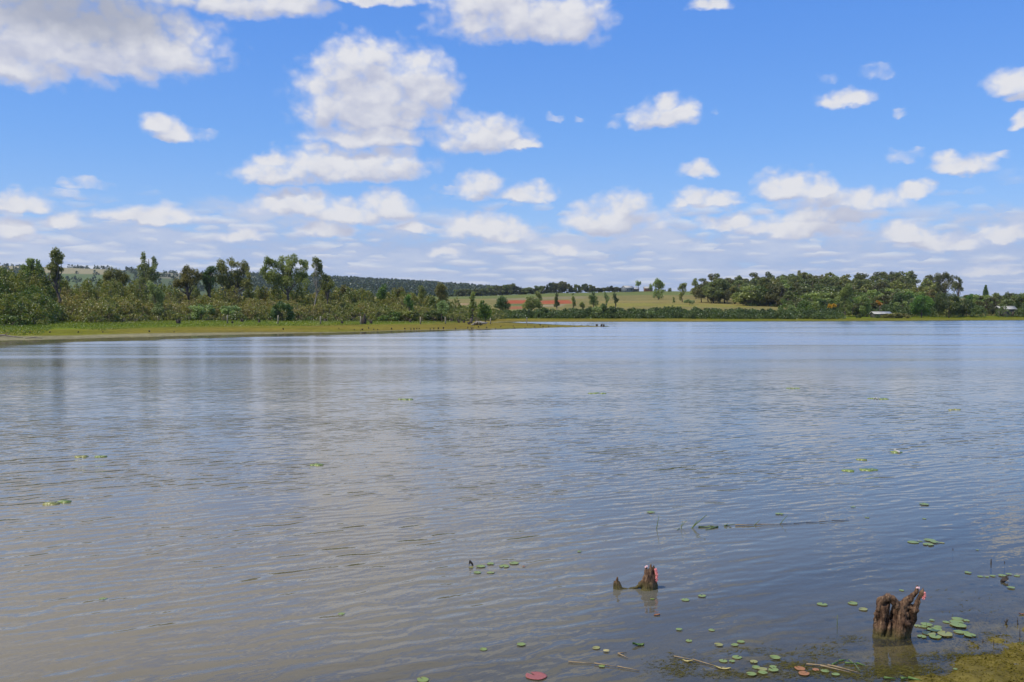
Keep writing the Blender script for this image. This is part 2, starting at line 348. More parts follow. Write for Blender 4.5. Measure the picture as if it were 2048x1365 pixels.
def ground(x, y, sd=None, seg=None):
    x = np.asarray(x, float); y = np.asarray(y, float)
    if sd is None: sd, seg = shore_dist(x, y)
    r = np.maximum(y, 1.0) * 1.0; p = az_px(x, y); near = (seg >= NEARSEG)
    landn = np.where(sd < 1.2, sd * 0.045, 0.054 + (sd - 1.2) * 0.25); landn = np.minimum(landn, 1.4 + 0.004 * sd)
    landf = 0.95 * (1 - np.exp(-np.maximum(sd, 0) / 42.0)) + np.maximum(sd, 0) * 0.0004
    land = np.where(near, landn, landf)
    bed = np.where(near, np.where(sd > -2.5, sd * 0.10, -0.25 + (sd + 2.5) * 0.3), sd * 0.12)
    z = np.where(sd > 0, land, np.maximum(bed, -3.0))
    zr = CAMH + (HORIZ - np.interp(p, *NR)) / FPX * 900.0
    zf = CAMH + (HORIZ - np.interp(p, *FR)) / FPX * 2600.0
    t = np.clip((r - 300) / 600, 0, 1)
    hill = t * (zr - 0.95)
    t2 = np.clip((r - 930) / 1670, 0, 1); v = t2 * t2 * (3 - 2 * t2)
    hill = np.where(r > 930, (zr - .95 - 8 * np.sin(np.clip((r - 930) / 500, 0, 1) * math.pi / 2)) * (1 - v) + (zf - 0.95) * v, hill)
    t3 = np.clip((r - 2600) / 2500, 0, 1); hill = np.where(r > 2600, (zf - 0.95) * (1 - t3) + 40 * t3, hill)
    hill = hill * (y > 50)
    z = z + near * (np.abs(sd) < 2.5) * ((vnoise(x, y, .45, 51) - .5) * .075 + (vnoise(x, y, .14, 52) - .5) * .04) * np.clip(1.25 - np.abs(sd) / 2, 0, 1)
    z = z + np.where(sd > 0, hill, 0)
    z = z + np.where(sd > 2, np.minimum(sd - 2, 30) / 30 * ((vnoise(x, y, 25, 1) - .5) * 0.22 + (vnoise(x, y, 90, 2) - .5) * 1.2 * np.clip((r - 300) / 300, 0, 1)), 0)
    return z
def gz1(x, y): return float(ground(np.array([x]), np.array([y]))[0])

azs = np.concatenate([np.linspace(-180, -42, 40, endpoint=False), np.linspace(-42, -31, 12, endpoint=False), np.linspace(-31, 31, 420, endpoint=False), np.linspace(31, 42, 12, endpoint=False), np.linspace(42, 180, 40, endpoint=False)])
rs = np.concatenate([[0.5, 1.5, 3, 4.2], np.arange(5, 14, 0.09), np.geomspace(14, 70, 40, endpoint=False), np.arange(70, 330, 1.0), np.arange(330, 960, 3.0), np.geomspace(960, 2550, 90, endpoint=False), np.arange(2550, 2700, 15.0), np.geomspace(2700, 14000, 30)])
A, RR = np.meshgrid(np.radians(azs), rs); X = RR * np.sin(A); Y = RR * np.cos(A)
# rows follow y (not the radius) inside the view so that ridges stay level
cosA = np.where(np.abs(A) < R(50), np.cos(A), math.cos(R(50))); X = X / cosA; Y = Y / cosA
nR, nA = X.shape
SD, SEG = shore_dist(X, Y); Z = ground(X, Y, SD, SEG)
PX = az_px(X, Y); n1_ = vnoise(X, Y, 12, 3); n2_ = vnoise(X, Y, 45, 4); n3_ = vnoise(X, Y, 4, 5)
def L3(c): return np.array(c)[None, None, :]
def S(v, a, b): t = np.clip((v - a) / (b - a), 0, 1); return (t * t * (3 - 2 * t))[..., None]
C = np.ones((nR, nA, 3)) * L3((0.135, 0.135, 0.006))
C = C * (1 - S(n2_ + n1_ * .5, .75, 1.0)) + L3((0.165, 0.132, 0.016)) * S(n2_ + n1_ * .5, .75, 1.0)
inner = S(SD + n1_ * 8, 22, 40) * (Y < 320)[..., None]; C = C * (1 - inner) + L3((0.105, 0.140, 0.004)) * inner
# sand / dried mud edge
sw = np.interp(PX, [-900, 0, 300, 520, 720, 2048], [16, 11, 9, 6, 1.5, 1.5]) * (0.75 + 0.5 * n1_)
sand = (1 - S(SD, sw * 0.75, sw)) * (SEG < NEARSEG)[..., None]; C = C * (1 - sand) + L3((0.20, 0.18, 0.095)) * sand
mud = (1 - S(SD, 0.2, 1.6)) * (SEG < NEARSEG)[..., None]; C = C * (1 - mud) + L3((0.17, 0.15, 0.075)) * mud
# fields beyond the far shore
fld = S(Y, 300, 330); C = C * (1 - fld) + L3((0.185, 0.158, 0.050)) * fld
def patch(p0, p1, r0, r1, col, soft=10, amt=1.0):
    global C
    j = (n1_ - .5) * 14 + (n2_ - .5) * 18; k = (S(PX + j, p0, p0 + soft) * (1 - S(PX + j, p1 - soft, p1)) * S(Y + j, r0, r0 + 12) * (1 - S(Y + j, r1 - 12, r1))) * amt
    C = C * (1 - k) + L3(col) * k
patch(850, 1480, 690, 960, (0.125, 0.145, 0.035))
patch(1180, 1500, 390, 470, (0.205, 0.185, 0.035), amt=.9)
patch(1180, 1520, 470, 520, (0.235, 0.185, 0.055))
patch(1300, 1500, 430, 640, (0.21, 0.17, 0.05), amt=.6)
patch(985, 1070, 430, 490, (0.115, 0.135, 0.045))
patch(985, 1180, 600, 690, (0.20, 0.17, 0.085))
patch(1008, 1062, 485, 600, (0.31, 0.082, 0.032), 10)
patch(1075, 1150, 455, 585, (0.32, 0.085, 0.032), 14)
patch(1010, 1052, 385, 425, (0.27, 0.11, 0.05), 8)
patch(1060, 1130, 400, 450, (0.26, 0.21, 0.12), 10)
patch(905, 940, 470, 520, (0.33, 0.22, 0.12), 6)
# far hills
fh = S(Y, 940, 1100); C = C * (1 - fh) + L3((0.075, 0.10, 0.04)) * fh
patch(-900, 235, 1900, 2690, (0.26, 0.225, 0.12), 20)
patch(-900, 260, 1500, 1950, (0.10, 0.135, 0.05), 20)
patch(60, 480, 2250, 2690, (0.22, 0.20, 0.11), 20)
patch(300, 420, 1900, 2300, (0.16, 0.15, 0.09), 20)
# near bank under and above the waterline
nb = ((SEG >= NEARSEG) * (np.abs(SD) < 60))[..., None].astype(float); C = C * (1 - nb) + L3((0.12, 0.098, 0.038)) * nb
alg = nb * S(SD + (n3_ - .5) * .8 + (vnoise(X, Y, .6, 8) - .5) * 0.9 + (vnoise(X, Y, .2, 9) - .5) * 0.5, -1.5, 0.0); C = C * (1 - alg) + L3((0.130, 0.103, 0.024)) * alg
land = nb * S(SD, 1.0, 2.0); C = C * (1 - land) + L3((0.13, 0.15, 0.035)) * land
dk = S(-SD, 1.5, 5) * nb; C = C * (1 - dk) + L3((0.07, 0.065, 0.035)) * dk
i = np.arange(nR - 1)[:, None] * nA; j = np.arange(nA)[None, :]; j2 = (j + 1) % nA
Qs = np.stack([i + j, i + nA + j, i + nA + j2, i + j2], -1).reshape(-1, 4)
gm, n, o = new_mat('ground_mat')
pos = n.node('ShaderNodeNewGeometry').outputs['Position']
f1 = n.noise(pos, 0.9, 5.0, 0.7); f2 = n.noise(pos, 9.0, 4.0, 0.65); f3 = n.noise(pos, 0.07, 4.0, 0.6)
k = n.m('MULTIPLY', n.ss(f1, .25, .75, .62, 1.38), n.m('MULTIPLY', n.ss(f2, .3, .7, .75, 1.25), n.ss(f3, .3, .7, .85, 1.15)))
kc = n.v('SCALE', n.attr('albedo', 'Color'), scale=k)
p = n.node('ShaderNodeBsdfPrincipled'); n.L.new(kc, p.inputs['Base Color']); p.inputs['Roughness'].default_value = 0.95; p.inputs['Specular IOR Level'].default_value = 0.1
b = n.node('ShaderNodeBump'); b.inputs['Distance'].default_value = 0.12; n.L.new(n.m('ADD', f1, n.m('MULTIPLY', f2, .15)), b.inputs['Height']); n.L.new(b.outputs[0], p.inputs['Normal'])
n.L.new(p.outputs[0], o.inputs[0])
V = np.stack([X, Y, Z], -1).reshape(-1, 3)
cen = len(V); V = np.concatenate([V, [[0, 0, 1.45]]])
jj = np.arange(nA); Tc = np.stack([np.full(nA, cen), jj, (jj + 1) % nA], -1)
g_o = mk('ground', V, [Qs, Tc], gm, color=np.concatenate([C.reshape(-1, 3), [[.13, .15, .035]]]), smooth=True); tag(g_o, kind='structure')

# ------------------------------------------------------------------ lake water
wr = np.concatenate([np.arange(2.5, 14, 0.12), np.geomspace(14, 60, 30, endpoint=False), np.arange(60, 300, 2.5), np.geomspace(300, 500, 12)]); wa = np.concatenate([np.linspace(-85, -31, 30, endpoint=False), np.linspace(-31, 31, 160, endpoint=False), np.linspace(31, 85, 30)])
A, RR = np.meshgrid(np.radians(wa), wr); X = RR * np.tan(np.clip(A, -R(80), R(80))) ; Y = RR + 0 * X
wx = np.clip(X, -900, 900); nR, nA = X.shape
SD, SEG = shore_dist(wx, Y); Zb = ground(wx, Y, SD, SEG)
depth = np.clip(-Zb, 0, 5)
calm = np.clip(1.0 - (-SD - 0.3) / 5.5, 0, 1) * (SEG >= NEARSEG) * np.clip((wx + 1.6) / 3.0, 0, 1)
lee = np.clip(1 - np.abs(SD) / np.where(Y > 225, 13.0, np.interp(az_px(wx, Y), [0, 700, 950, 1120], [12, 12, 8, .5])), 0, 1) * (SEG < NEARSEG)
i = np.arange(nR - 1)[:, None] * nA; j = np.arange(nA - 1)[None, :]
Qs = np.stack([i + j, i + j + 1, i + nA + j + 1, i + nA + j], -1).reshape(-1, 4)
wm, n, o = new_mat('lake_water_mat')
gh = bpy.data.node_groups.new('wave_height', 'ShaderNodeTree')
gh.interface.new_socket('P', in_out='INPUT', socket_type='NodeSocketVector'); gh.interface.new_socket('H', in_out='OUTPUT', socket_type='NodeSocketFloat')
H = NT(gh); gi = H.node('NodeGroupInput'); go = H.node('NodeGroupOutput'); Pp = gi.outputs[0]
def rotnoise(ang, lx, ly, amp, detail, rough=0.5, dist=0.0, off=0.0):
    ca, sa = math.cos(R(ang)), math.sin(R(ang))
    u = H.v('DOT_PRODUCT', Pp, (ca / lx, sa / lx, 0)); w = H.v('DOT_PRODUCT', Pp, (-sa / ly, ca / ly, 0))
    return H.m('MULTIPLY', H.noise(H.comb(u, w, off), 1.0, detail, rough, dist), amp)
h = rotnoise(33, 1.5, 0.42, 0.0235, 1.5, 0.45)
def swell(ang, lam, amp, wob, off):
    ca, sa = math.cos(R(ang)), math.sin(R(ang))
    w = H.v('DOT_PRODUCT', Pp, (-sa * 6.283 / lam, ca * 6.283 / lam, 0)); u = H.v('DOT_PRODUCT', Pp, (ca, sa, 0))
    ph = H.m('MULTIPLY', H.noise(H.v('ADD', Pp, (off, 0, 0)), 1.9, 1.0, 0.5), wob)
    a = H.ss(H.noise(H.v('ADD', Pp, (0, off, 0)), 1.1, 0.0, 0.5), 0.15, 0.70)
    return H.m('MULTIPLY', H.m('MULTIPLY', H.m('SINE', H.m('ADD', w, ph)), a), amp)
h = H.m('ADD', h, swell(31, 0.34, 0.0045, 10.0, 5.0))
h = H.m('ADD', h, swell(20, 0.21, 0.0022, 11.0, 21.0))
h = H.m('ADD', h, rotnoise(24, 0.50, 0.16, 0.0095, 1.5, 0.5, off=3.0))
h = H.m('ADD', h, rotnoise(52, 0.16, 0.075, 0.0042, 1.5, 0.55, off=9.0))
h = H.m('ADD', h, rotnoise(8, 3.2, 1.1, 0.022, 0.0, off=14.0))
H.L.new(h, go.inputs[0])
pos = n.node('ShaderNodeNewGeometry').outputs['Position']
def Hh(P):
    g = n.node('ShaderNodeGroup'); g.node_tree = gh; n.L.new(P, g.inputs[0]); return g.outputs[0]
EPS = 0.008
h0 = Hh(pos); hx = Hh(n.v('ADD', pos, (EPS, 0, 0))); hy = Hh(n.v('ADD', pos, (0, EPS, 0)))
cal = n.attr('calm')
lanes = n.noise(n.v('MULTIPLY', pos, (0.012, 0.05, 0)), 1.0, 3.0, 0.55)
gust = n.noise(n.v('MULTIPLY', pos, (0.10, 0.16, 0)), 1.0, 2.0, 0.5)
amp = n.m('MULTIPLY', n.ss(lanes, .3, .7, .80, 1.15), n.ss(gust, .3, .7, .6, 1.4))
amp = n.m('MULTIPLY', amp, n.m('MULTIPLY_ADD', n.m('POWER', cal, 0.8), -0.80, 1.0))
open_w = n.ss(n.xyz(pos)[1], 7.0, 36.0)                # open, wind-roughened water away from the near shore
streak = n.noise(n.v('MULTIPLY', pos, (0.018, 0.16, 0)), 1.0, 4.0, 0.6)
amp = n.m('MULTIPLY', n.m('MULTIPLY', amp, n.ss(streak, .35, .65, .82, 1.12)), n.m('MULTIPLY_ADD', open_w, -0.56, 1.0))
amp = n.m('MULTIPLY', amp, n.m('MULTIPLY_ADD', n.ss(n.attr('lee'), 0.0, 0.45), -0.72, 1.0))
kx = n.m('MULTIPLY', n.m('MULTIPLY', n.m('SUBTRACT', h0, hx), 1 / EPS), amp); ky = n.m('MULTIPLY', n.m('MULTIPLY', n.m('SUBTRACT', h0, hy), 1 / EPS), amp)
nrm = n.v('NORMALIZE', n.comb(kx, ky, 1.0))
fr = n.node('ShaderNodeFresnel'); fr.inputs[0].default_value = 1.333; n.L.new(nrm, fr.inputs['Normal'])
gl = n.node('ShaderNodeBsdfGlossy'); rough_w = n.m('MULTIPLY', n.ss(n.xyz(pos)[1], 12.0, 75.0), n.ss(streak, .35, .65, .5, 1.2))
n.L.new(n.m('MULTIPLY_ADD', n.m('MULTIPLY', rough_w, n.m('SUBTRACT', 1.0, n.ss(n.attr('lee'), 0.0, 0.45))), 0.19, 0.03), gl.inputs['Roughness']); gl.inputs[0].default_value = (1, .985, .95, 1); n.L.new(nrm, gl.inputs['Normal'])
df = n.node('ShaderNodeBsdfDiffuse'); n.L.new(n.mix(n.ss(n.m('ADD', n.v('DOT_PRODUCT', pos, (1.0, -0.12, 0)), n.m('MULTIPLY', n.noise(pos, 0.2, 3.0, 0.5), 4.0)), -3.0, 5.0), (0.188, 0.162, 0.112), (0.122, 0.122, 0.102)), df.inputs[0])
tr = n.node('ShaderNodeBsdfTransparent'); tr.inputs[0].default_value = (0.92, 0.90, 0.78, 1)
op = n.m('SUBTRACT', 1.0, n.m('EXPONENT', n.m('MULTIPLY', n.attr('depth'), -3.6)))
m1 = n.node('ShaderNodeMixShader'); n.L.new(op, m1.inputs[0]); n.L.new(tr.outputs[0], m1.inputs[1]); n.L.new(df.outputs[0], m1.inputs[2])
m2 = n.node('ShaderNodeMixShader'); n.L.new(fr.outputs[0], m2.inputs[0]); n.L.new(m1.outputs[0], m2.inputs[1]); n.L.new(gl.outputs[0], m2.inputs[2])
n.L.new(m2.outputs[0], o.inputs[0])
w_o = mk('lake_water', np.stack([wx, Y, 0 * Y], -1).reshape(-1, 3), Qs, wm, floats={'depth': depth.ravel(), 'calm': calm.ravel(), 'lee': lee.ravel()}, smooth=True); tag(w_o, kind='structure')
# ------------------------------------------------------------------ trees
def gz(x, y): return gz1(x, y)
def mpp(y): return y / FPX                         # metres per photo pixel at depth y
def zrow(py, y): return CAMH + (HORIZ - py) / FPX * y
def crown_from_clumps(cl, ls, rng, dens=1.0, drop=0.0):
    Vs = []; Ts = []
    for (x, y, z, r, rz) in cl:
        N = int(dens * 26.0 * (r / ls) ** 2) + 24
        d = rng.normal(size=(N, 3)); d /= np.linalg.norm(d, axis=1)[:, None]
        rad = rng.uniform(0.25, 1.0, N) ** 0.6 * (1 + 0.22 * np.sin(d[:, 0] * 7 + x) * np.cos(d[:, 2] * 6 + z))
        p = d * rad[:, None] * np.array([r, r * 0.95, rz]) + np.array([x, y, z])
        # sub-clumping: pull points towards random local centres
        K = max(4, N // 26); cc = p[rng.integers(0, N, K)]; a = rng.integers(0, K, N)
        dd = np.linalg.norm(p[:, None] - cc[None], axis=2); a = dd.argmin(1); p = p + (cc[a] - p) * rng.uniform(0.0, 0.45, N)[:, None]
        v, _ = leaves(p, ls, rng); Vs.append(v)
        base = rng.uniform(0.3, 0.7); tt = base + (rng.random(K)[a] - .5) * 0.5 + rng.normal(0, 0.1, N)
        Ts.append(np.repeat(np.clip(tt, 0, 1), 4))
    V = np.concatenate(Vs); return V, np.arange(len(V)).reshape(-1, 4), np.concatenate(Ts)
def tree_meshes(H, Wd, cl, rng, ls, leafm, barkm, trunk_r, lean=0.0, dens=1.0, base_z=0.0, bare=None):
    """clumps in metres, tree foot at the origin -> (trunk object, crown object)"""
    g = Geo(); top = max(c[2] for c in cl); cx = np.mean([c[0] for c in cl])
    n_ = 7; zz = np.linspace(-0.4, top * 0.93, n_); wob = rng.normal(0, 0.02 * H, (n_, 2)); wob[0] = 0
    P = np.stack([lean * zz / H + cx * np.clip(zz / top, 0, 1) + wob[:, 0], wob[:, 1], zz], 1)
    rad = trunk_r * (1.1 - 0.95 * (np.clip(zz, 0, None) / top)); g.tube(P, rad, 6, 0.5)
    order = rng.permutation(len(cl))[:16]
    for k in order:
        x, y, z, r, rz = cl[k]; zs = max(min(z * rng.uniform(0.45, 0.75), top * 0.85), 0.1 * H); t = np.interp(zs, zz, np.arange(n_))
        i0 = int(t); f = t - i0; s0 = P[i0] * (1 - f) + P[min(i0 + 1, n_ - 1)] * f; e0 = np.array([x, y, z + rz * 0.3])
        mid = (s0 + e0) / 2 + rng.normal(0, 0.03 * H, 3) - np.array([0, 0, 0.03 * H])
        g.tube([s0, mid, e0], [trunk_r * 0.45, trunk_r * 0.28, trunk_r * 0.10], 4, 0.5, cap=False)
    V, Q, T = crown_from_clumps(cl, ls, rng, dens)
    return g, (V, Q, T)
def add_tree(name, label, cat, group, loc, H, Wd, cl, seed, ls, leafm, barkm='bark', trunk_r=None, dens=1.0):
    rng = np.random.default_rng(seed); e = empty(name, loc); tag(e, label, cat, group)
    g, (V, Q, T) = tree_meshes(H, Wd, cl, rng, ls, leafm, barkm, trunk_r or H * 0.022, dens=dens)
    g.build('trunk', M[barkm], e); mk('crown', V, Q, M[leafm], e, tint=T); return e
def hero(name, label, y, base_py, pts, leafm, seed, scale, ox, oy, ls=None, barkm='bark', cat='tree', group=None, bx=None, tr=None, dens=1.0):
    """pts: clumps (X, Y, r) read from an enlarged crop; foot at depth y"""
    k = mpp(y); px = [ox + p[0] / scale for p in pts]; py = [oy + p[1] / scale for p in pts]; rr_ = [p[2] / scale for p in pts]
    fx = (bx if bx is not None else np.mean(px)); x0 = (fx - 1024) * k; z0 = gz(x0, y)
    rng = np.random.default_rng(seed + 1000); cl = []; hw = (max(px) - min(px)) * k * 0.35
    for a, b, c in zip(px, py, rr_):
        r = c * k * 1.04; cl.append(((a - fx) * k, rng.uniform(-hw, hw) * .7, zrow(b, y) - z0, r, r * 1.05))
    n0 = len(cl)
    for i_ in range(n0):                            # fill between neighbouring clumps
        ds = sorted(range(n0), key=lambda j_: (cl[i_][0] - cl[j_][0]) ** 2 + (cl[i_][2] - cl[j_][2]) ** 2)[1:3]
        for j_ in ds:
            if rng.random() < .6: c0, c1 = cl[i_], cl[j_]; q_ = rng.uniform(.35, .65); cl.append(tuple(c0[m_] * (1 - q_) + c1[m_] * q_ for m_ in range(3)) + ((c0[3] + c1[3]) * .42, (c0[4] + c1[4]) * .42))
    H = max(c[2] + c[4] for c in cl)
    return add_tree(name, label, cat, group, (x0, y, z0), H, hw, cl, seed, ls or max(0.19, 1.5 * k), leafm, barkm, tr, dens)

S1 = (3.938, 0, 480); S2 = (3.938, 500, 480); S3 = (5.12, 920, 540); S4 = (4.655, 1200, 520); S5 = (4.571, 1600, 520)
hero('tree', 'bushy twin-topped olive tree, leftmost tree standing above the left thicket', 178, 640, [(220,240,35),(255,170,28),(205,215,25),(255,215,40),(320,170,18),(325,210,25),(300,250,40),(240,265,45),(350,250,25)], 'euc', 1, *S1)
hero('tree', 'tall narrow tree with an S-shaped crown at the far left', 172, 640, [(450,92,32),(430,120,32),(480,130,32),(450,160,38),(490,175,22),(420,200,32),(400,215,25),(450,225,38),(490,235,20),(440,270,30),(470,300,25),(430,300,18)], 'euc', 2, *S1, bx=114)
hero('tree', 'low rounded olive-brown tree between the tall narrow tree and the twin-spired one', 200, 640, [(890,240,28),(860,280,35),(930,260,32),(970,290,35),(1000,300,25),(900,310,50),(850,320,35),(960,330,45)], 'olive', 3, *S1)
hero('tree', 'pale grey-green tree with two separate spires', 195, 640, [(1150,118,20),(1145,160,26),(1155,200,30),(1110,225,28),(1215,150,20),(1218,190,26),(1225,230,28),(1240,280,30),(1180,250,38),(1110,270,32),(1150,310,38),(1200,320,35),(1110,330,30)], 'euc_grey', 4, *S1, barkm='palebark')
hero('tree', 'bushy pale-green shrubby tree reaching down in front of the thicket below the two spires', 178, 640, [(1190,350,28),(1200,390,33),(1240,400,38),(1270,440,38),(1200,450,38),(1240,500,42),(1260,550,42),(1220,580,38),(1290,600,38)], 'euc_grey', 5, *S1)
hero('tree', 'brownish tree with a notched top left of the dark conical tree', 200, 640, [(1480,225,28),(1450,260,30),(1500,260,35),(1550,255,30),(1565,290,30),(1470,310,38),(1400,340,35),(1530,330,38),(1450,350,38),(1390,360,25)], 'olive', 6, *S1)
hero('tree', 'dark green conical tree touching the broad round brown-green tree', 202, 640, [(1670,230,28),(1640,260,35),(1700,240,30),(1620,300,35),(1660,320,45),(1640,370,40)], 'dark', 7, *S1)
hero('tree', 'broad brown-green tree with a round see-through crown', 204, 640, [(1760,190,38),(1810,170,33),(1850,200,28),(1910,190,33),(1930,220,28),(1900,250,33),(1740,230,33),(1790,240,42),(1850,270,33),(1960,265,22),(1975,290,20),(1730,310,42),(1800,330,48),(1880,330,42),(1940,350,45),(1820,390,48),(1980,370,28)], 'olive', 8, *S1)
hero('tree', 'largest many-lobed green tree on the left bank', 205, 640, [(160,160,28),(145,210,33),(120,260,28),(200,190,33),(240,150,28),(240,210,38),(300,150,28),(350,140,33),(380,170,28),(330,210,42),(280,260,48),(200,270,48),(150,310,42),(230,330,48),(310,330,48),(380,260,48),(430,180,28),(440,220,28),(400,310,42),(440,290,33),(460,340,33)], 'euc', 9, *S2)
hero('tree', 'slim tree with a high tuft of leaves on a bare pale trunk', 200, 640, [(520,160,28),(550,180,26),(510,200,28),(555,220,22),(530,250,26),(570,270,18),(500,280,18)], 'euc', 10, *S2, bx=628, barkm='palebark', tr=.16)
hero('tree', 'short bushy tree right of the bare-trunked tree', 201, 640, [(590,290,28),(620,300,25),(580,340,35),(650,350,28),(600,380,35)], 'euc', 11, *S2)
hero('tree', 'light green round tree above the middle of the thicket', 225, 640, [(1060,370,25),(1040,400,30),(1020,440,30),(1050,450,30)], 'green', 13, *S2)
hero('tree', 'bright green leaning small tree with a dark underside', 205, 640, [(1250,450,23),(1235,480,28),(1260,500,28),(1270,540,20)], 'green', 14, *S2)
hero('tree', 'brown-green upright tree, first left of the field', 235, 640, [(1350,385,28),(1365,430,33),(1340,470,30),(1370,480,30)], 'olive', 15, *S2)
hero('tree', 'broad brown-green tree beside the left edge of the field', 232, 640, [(1500,365,33),(1530,390,30),(1480,410,30),(1510,440,42),(1540,450,30)], 'olive', 16, *S2)
hero('tree', 'grey-green young tree in front of the broad tree beside the field', 200, 640, [(1490,510,23),(1520,500,28),(1540,530,28),(1500,550,25),(1530,570,22)], 'euc_grey', 17, *S2)
hero('tree', 'ivy-clad columnar tree standing alone near the tip of the left bank', 178, 645, [(1758,428,20),(1750,460,25),(1758,500,28),(1742,530,26),(1772,530,20),(1738,570,22),(1735,605,16)], 'euc', 18, *S2, bx=941, tr=.35, dens=1.4)
hero('tree', 'bright green young tree right of the columnar tree', 180, 645, [(1830,490,18),(1820,530,33),(1850,560,33),(1880,540,25),(1820,590,33),(1870,600,33),(1890,570,20)], 'green', 19, *S2)
hero('tree', 'brown upright tree standing above the middle of the thicket', 222, 640, [(745,378,26),(770,400,28),(720,410,26),(800,420,24)], 'olive', 71, *S2)
hero('tree', 'small brown tree left of the light green round tree', 222, 640, [(880,400,22),(900,430,26),(930,420,22)], 'olive', 72, *S2)
hero('tree', 'low brown tree right of the light green round tree', 226, 640, [(1140,400,25),(1190,395,28),(1160,430,32),(1210,425,26)], 'olive', 73, *S2)
hero('tree', 'dark round tree at the left edge of the red soil', 300, 640, [(430,290,28),(400,320,33),(450,320,38),(420,360,43),(490,370,33),(370,370,28),(450,390,38)], 'dark', 20, *S3)
hero('tree', 'dense rounded tree group hiding the middle of the red soil', 310, 640, [(690,290,20),(740,300,33),(790,310,28),(700,340,38),(770,350,42),(660,370,33),(820,370,33),(720,385,38)], 'euc', 21, *S3)
hero('tree', 'narrow tree rising behind the dense rounded group by the red soil', 345, 640, [(790,245,26),(812,275,30),(830,300,20)], 'euc', 22, *S3)
hero('tree', 'slender dark tree in front of the right-hand red soil', 320, 640, [(990,255,18),(985,290,20),(985,330,23),(1010,350,20),(975,365,20)], 'dark', 23, *S3)
hero('tree', 'slender spire-like tree at the right end of the red soil', 325, 640, [(1155,248,13),(1155,290,19),(1165,320,22),(1170,360,22)], 'euc', 24, *S3)
hero('tree', 'full-crowned dark tree right of the red soil', 330, 640, [(1365,240,23),(1340,280,26),(1380,290,28),(1350,330,33),(1390,340,33)], 'dark', 25, *S3)
hero('tree', 'thin pale see-through tree between two dark field trees', 325, 640, [(1480,240,18),(1490,280,23),(1520,290,18),(1500,330,18)], 'euc_grey', 26, *S3, dens=.6)
hero('tree', 'dark slim tree, rightmost of the trees behind the red soil', 335, 640, [(1580,250,20),(1580,290,23),(1610,310,20),(1590,330,17)], 'dark', 27, *S3)
hero('tree', 'small bushy tree left of the full-crowned dark tree', 318, 640, [(1248,335,17),(1240,365,22),(1270,375,18)], 'euc', 28, *S3)
hero('tree', 'sparse bare-limbed tree beside the white-roofed barn', 880, 584, [(345,210,18),(365,225,18),(338,235,14),(372,212,12)], 'euc_grey', 29, *S4, dens=.7, barkm='palebark')
hero('tree', 'tall lone tree in the middle of the open field', 540, 601, [(530,198,28),(560,220,25),(510,230,25),(580,240,25),(540,260,33),(520,300,28),(560,300,28),(500,340,16),(560,340,25),(585,290,15)], 'euc', 30, *S4)
hero('tree', 'small round tree on the ridge right of the lone field tree', 850, 584, [(650,280,20),(640,288,12)], 'dark', 31, *S4)
hero('tree', 'small pointed tree just left of the lone field tree', 820, 584, [(470,240,18),(465,262,14),(478,270,12)], 'euc', 32, *S4)
hero('tree', 'flat-topped dark tree midway between the lone tree and the wood', 480, 606, [(760,240,23),(790,232,20),(740,270,20),(780,280,25),(750,330,23),(770,310,20),(750,365,17)], 'euc', 33, *S4)
hero('tree', 'upright tree next to the left end of the wood', 600, 596, [(885,190,20),(870,220,23),(900,240,23),(880,280,26),(880,320,18)], 'euc', 34, *S4)
hero('tree', 'thin sapling standing in the field in front of the lone tree', 470, 606, [(683,355,10),(690,385,13),(680,395,9)], 'euc_grey', 36, *S4)
hero('tree', 'broad pale scrubby tree below the flat-topped dark tree', 420, 612, [(820,385,20),(850,395,22),(790,390,16),(870,390,14)], 'euc_grey', 37, *S4)
hero('tree', 'dark-leaved tree standing in front of the left corner of the wood', 470, 606, [(1040,300,30),(1020,340,26),(1050,345,24),(1035,375,16)], 'wood', 38, *S4)
hero('tree', 'slim dark tree, second in front of the left corner of the wood', 468, 606, [(1100,330,28),(1095,365,25),(1110,385,18)], 'dark', 39, *S4)
hero('tree', 'thin-trunked tree, third in front of the left corner of the wood', 455, 608, [(1180,300,26),(1200,330,26),(1185,355,18)], 'wood', 40, *S4)
hero('tree', 'bright green dome-shaped tree at the foot of the wood', 292, 638, [(1900,400,30),(1860,420,28),(1940,420,30),(1880,450,40),(1940,460,40),(1900,490,45),(1970,490,30),(1850,480,30)], 'green', 41, *S4)
hero('tree', 'pale yellowish bush left of the bright green dome tree', 296, 638, [(1770,440,25),(1800,460,30),(1760,480,28),(1800,500,30)], 'euc_grey', 42, *S4)
hero('tree', 'tall light-topped tree above the left yellow blossoms', 300, 638, [(430,250,35),(400,290,38),(450,310,35),(370,330,35),(330,370,28),(420,370,38),(450,420,35),(400,440,38),(440,480,30)], 'euc', 43, *S5)
hero('tree', 'light-topped tree with a dark base left of the white-roofed lodge', 300, 638, [(570,340,30),(540,370,32),(600,380,32),(640,300,25),(690,290,22),(660,330,28),(620,430,34),(570,450,34),(600,480,30)], 'euc', 44, *S5)
hero('tree', 'dark green layered tree right behind the white-roofed lodge', 312, 638, [(900,320,30),(870,345,32),(950,340,34),(1000,330,24),(900,390,38),(840,400,30),(960,400,34),(870,450,34),(900,480,26)], 'dark', 45, *S5)
hero('tree', 'dense green tree with arching crown right of the flat hedge bushes', 296, 638, [(1060,370,35),(1110,350,35),(1160,360,33),(1030,420,34),(1090,430,38),(1150,430,38),(1190,400,28),(1100,480,34),(1170,480,34),(1050,470,28)], 'green', 46, *S5)
hero('tree', 'wide dark green tree over the small boat ramp', 294, 638, [(1270,340,35),(1330,330,35),(1390,340,38),(1440,370,32),(1250,400,38),(1320,400,40),(1400,420,40),(1460,430,28),(1300,460,38),(1380,480,36),(1440,480,28)], 'dark', 47, *S5)
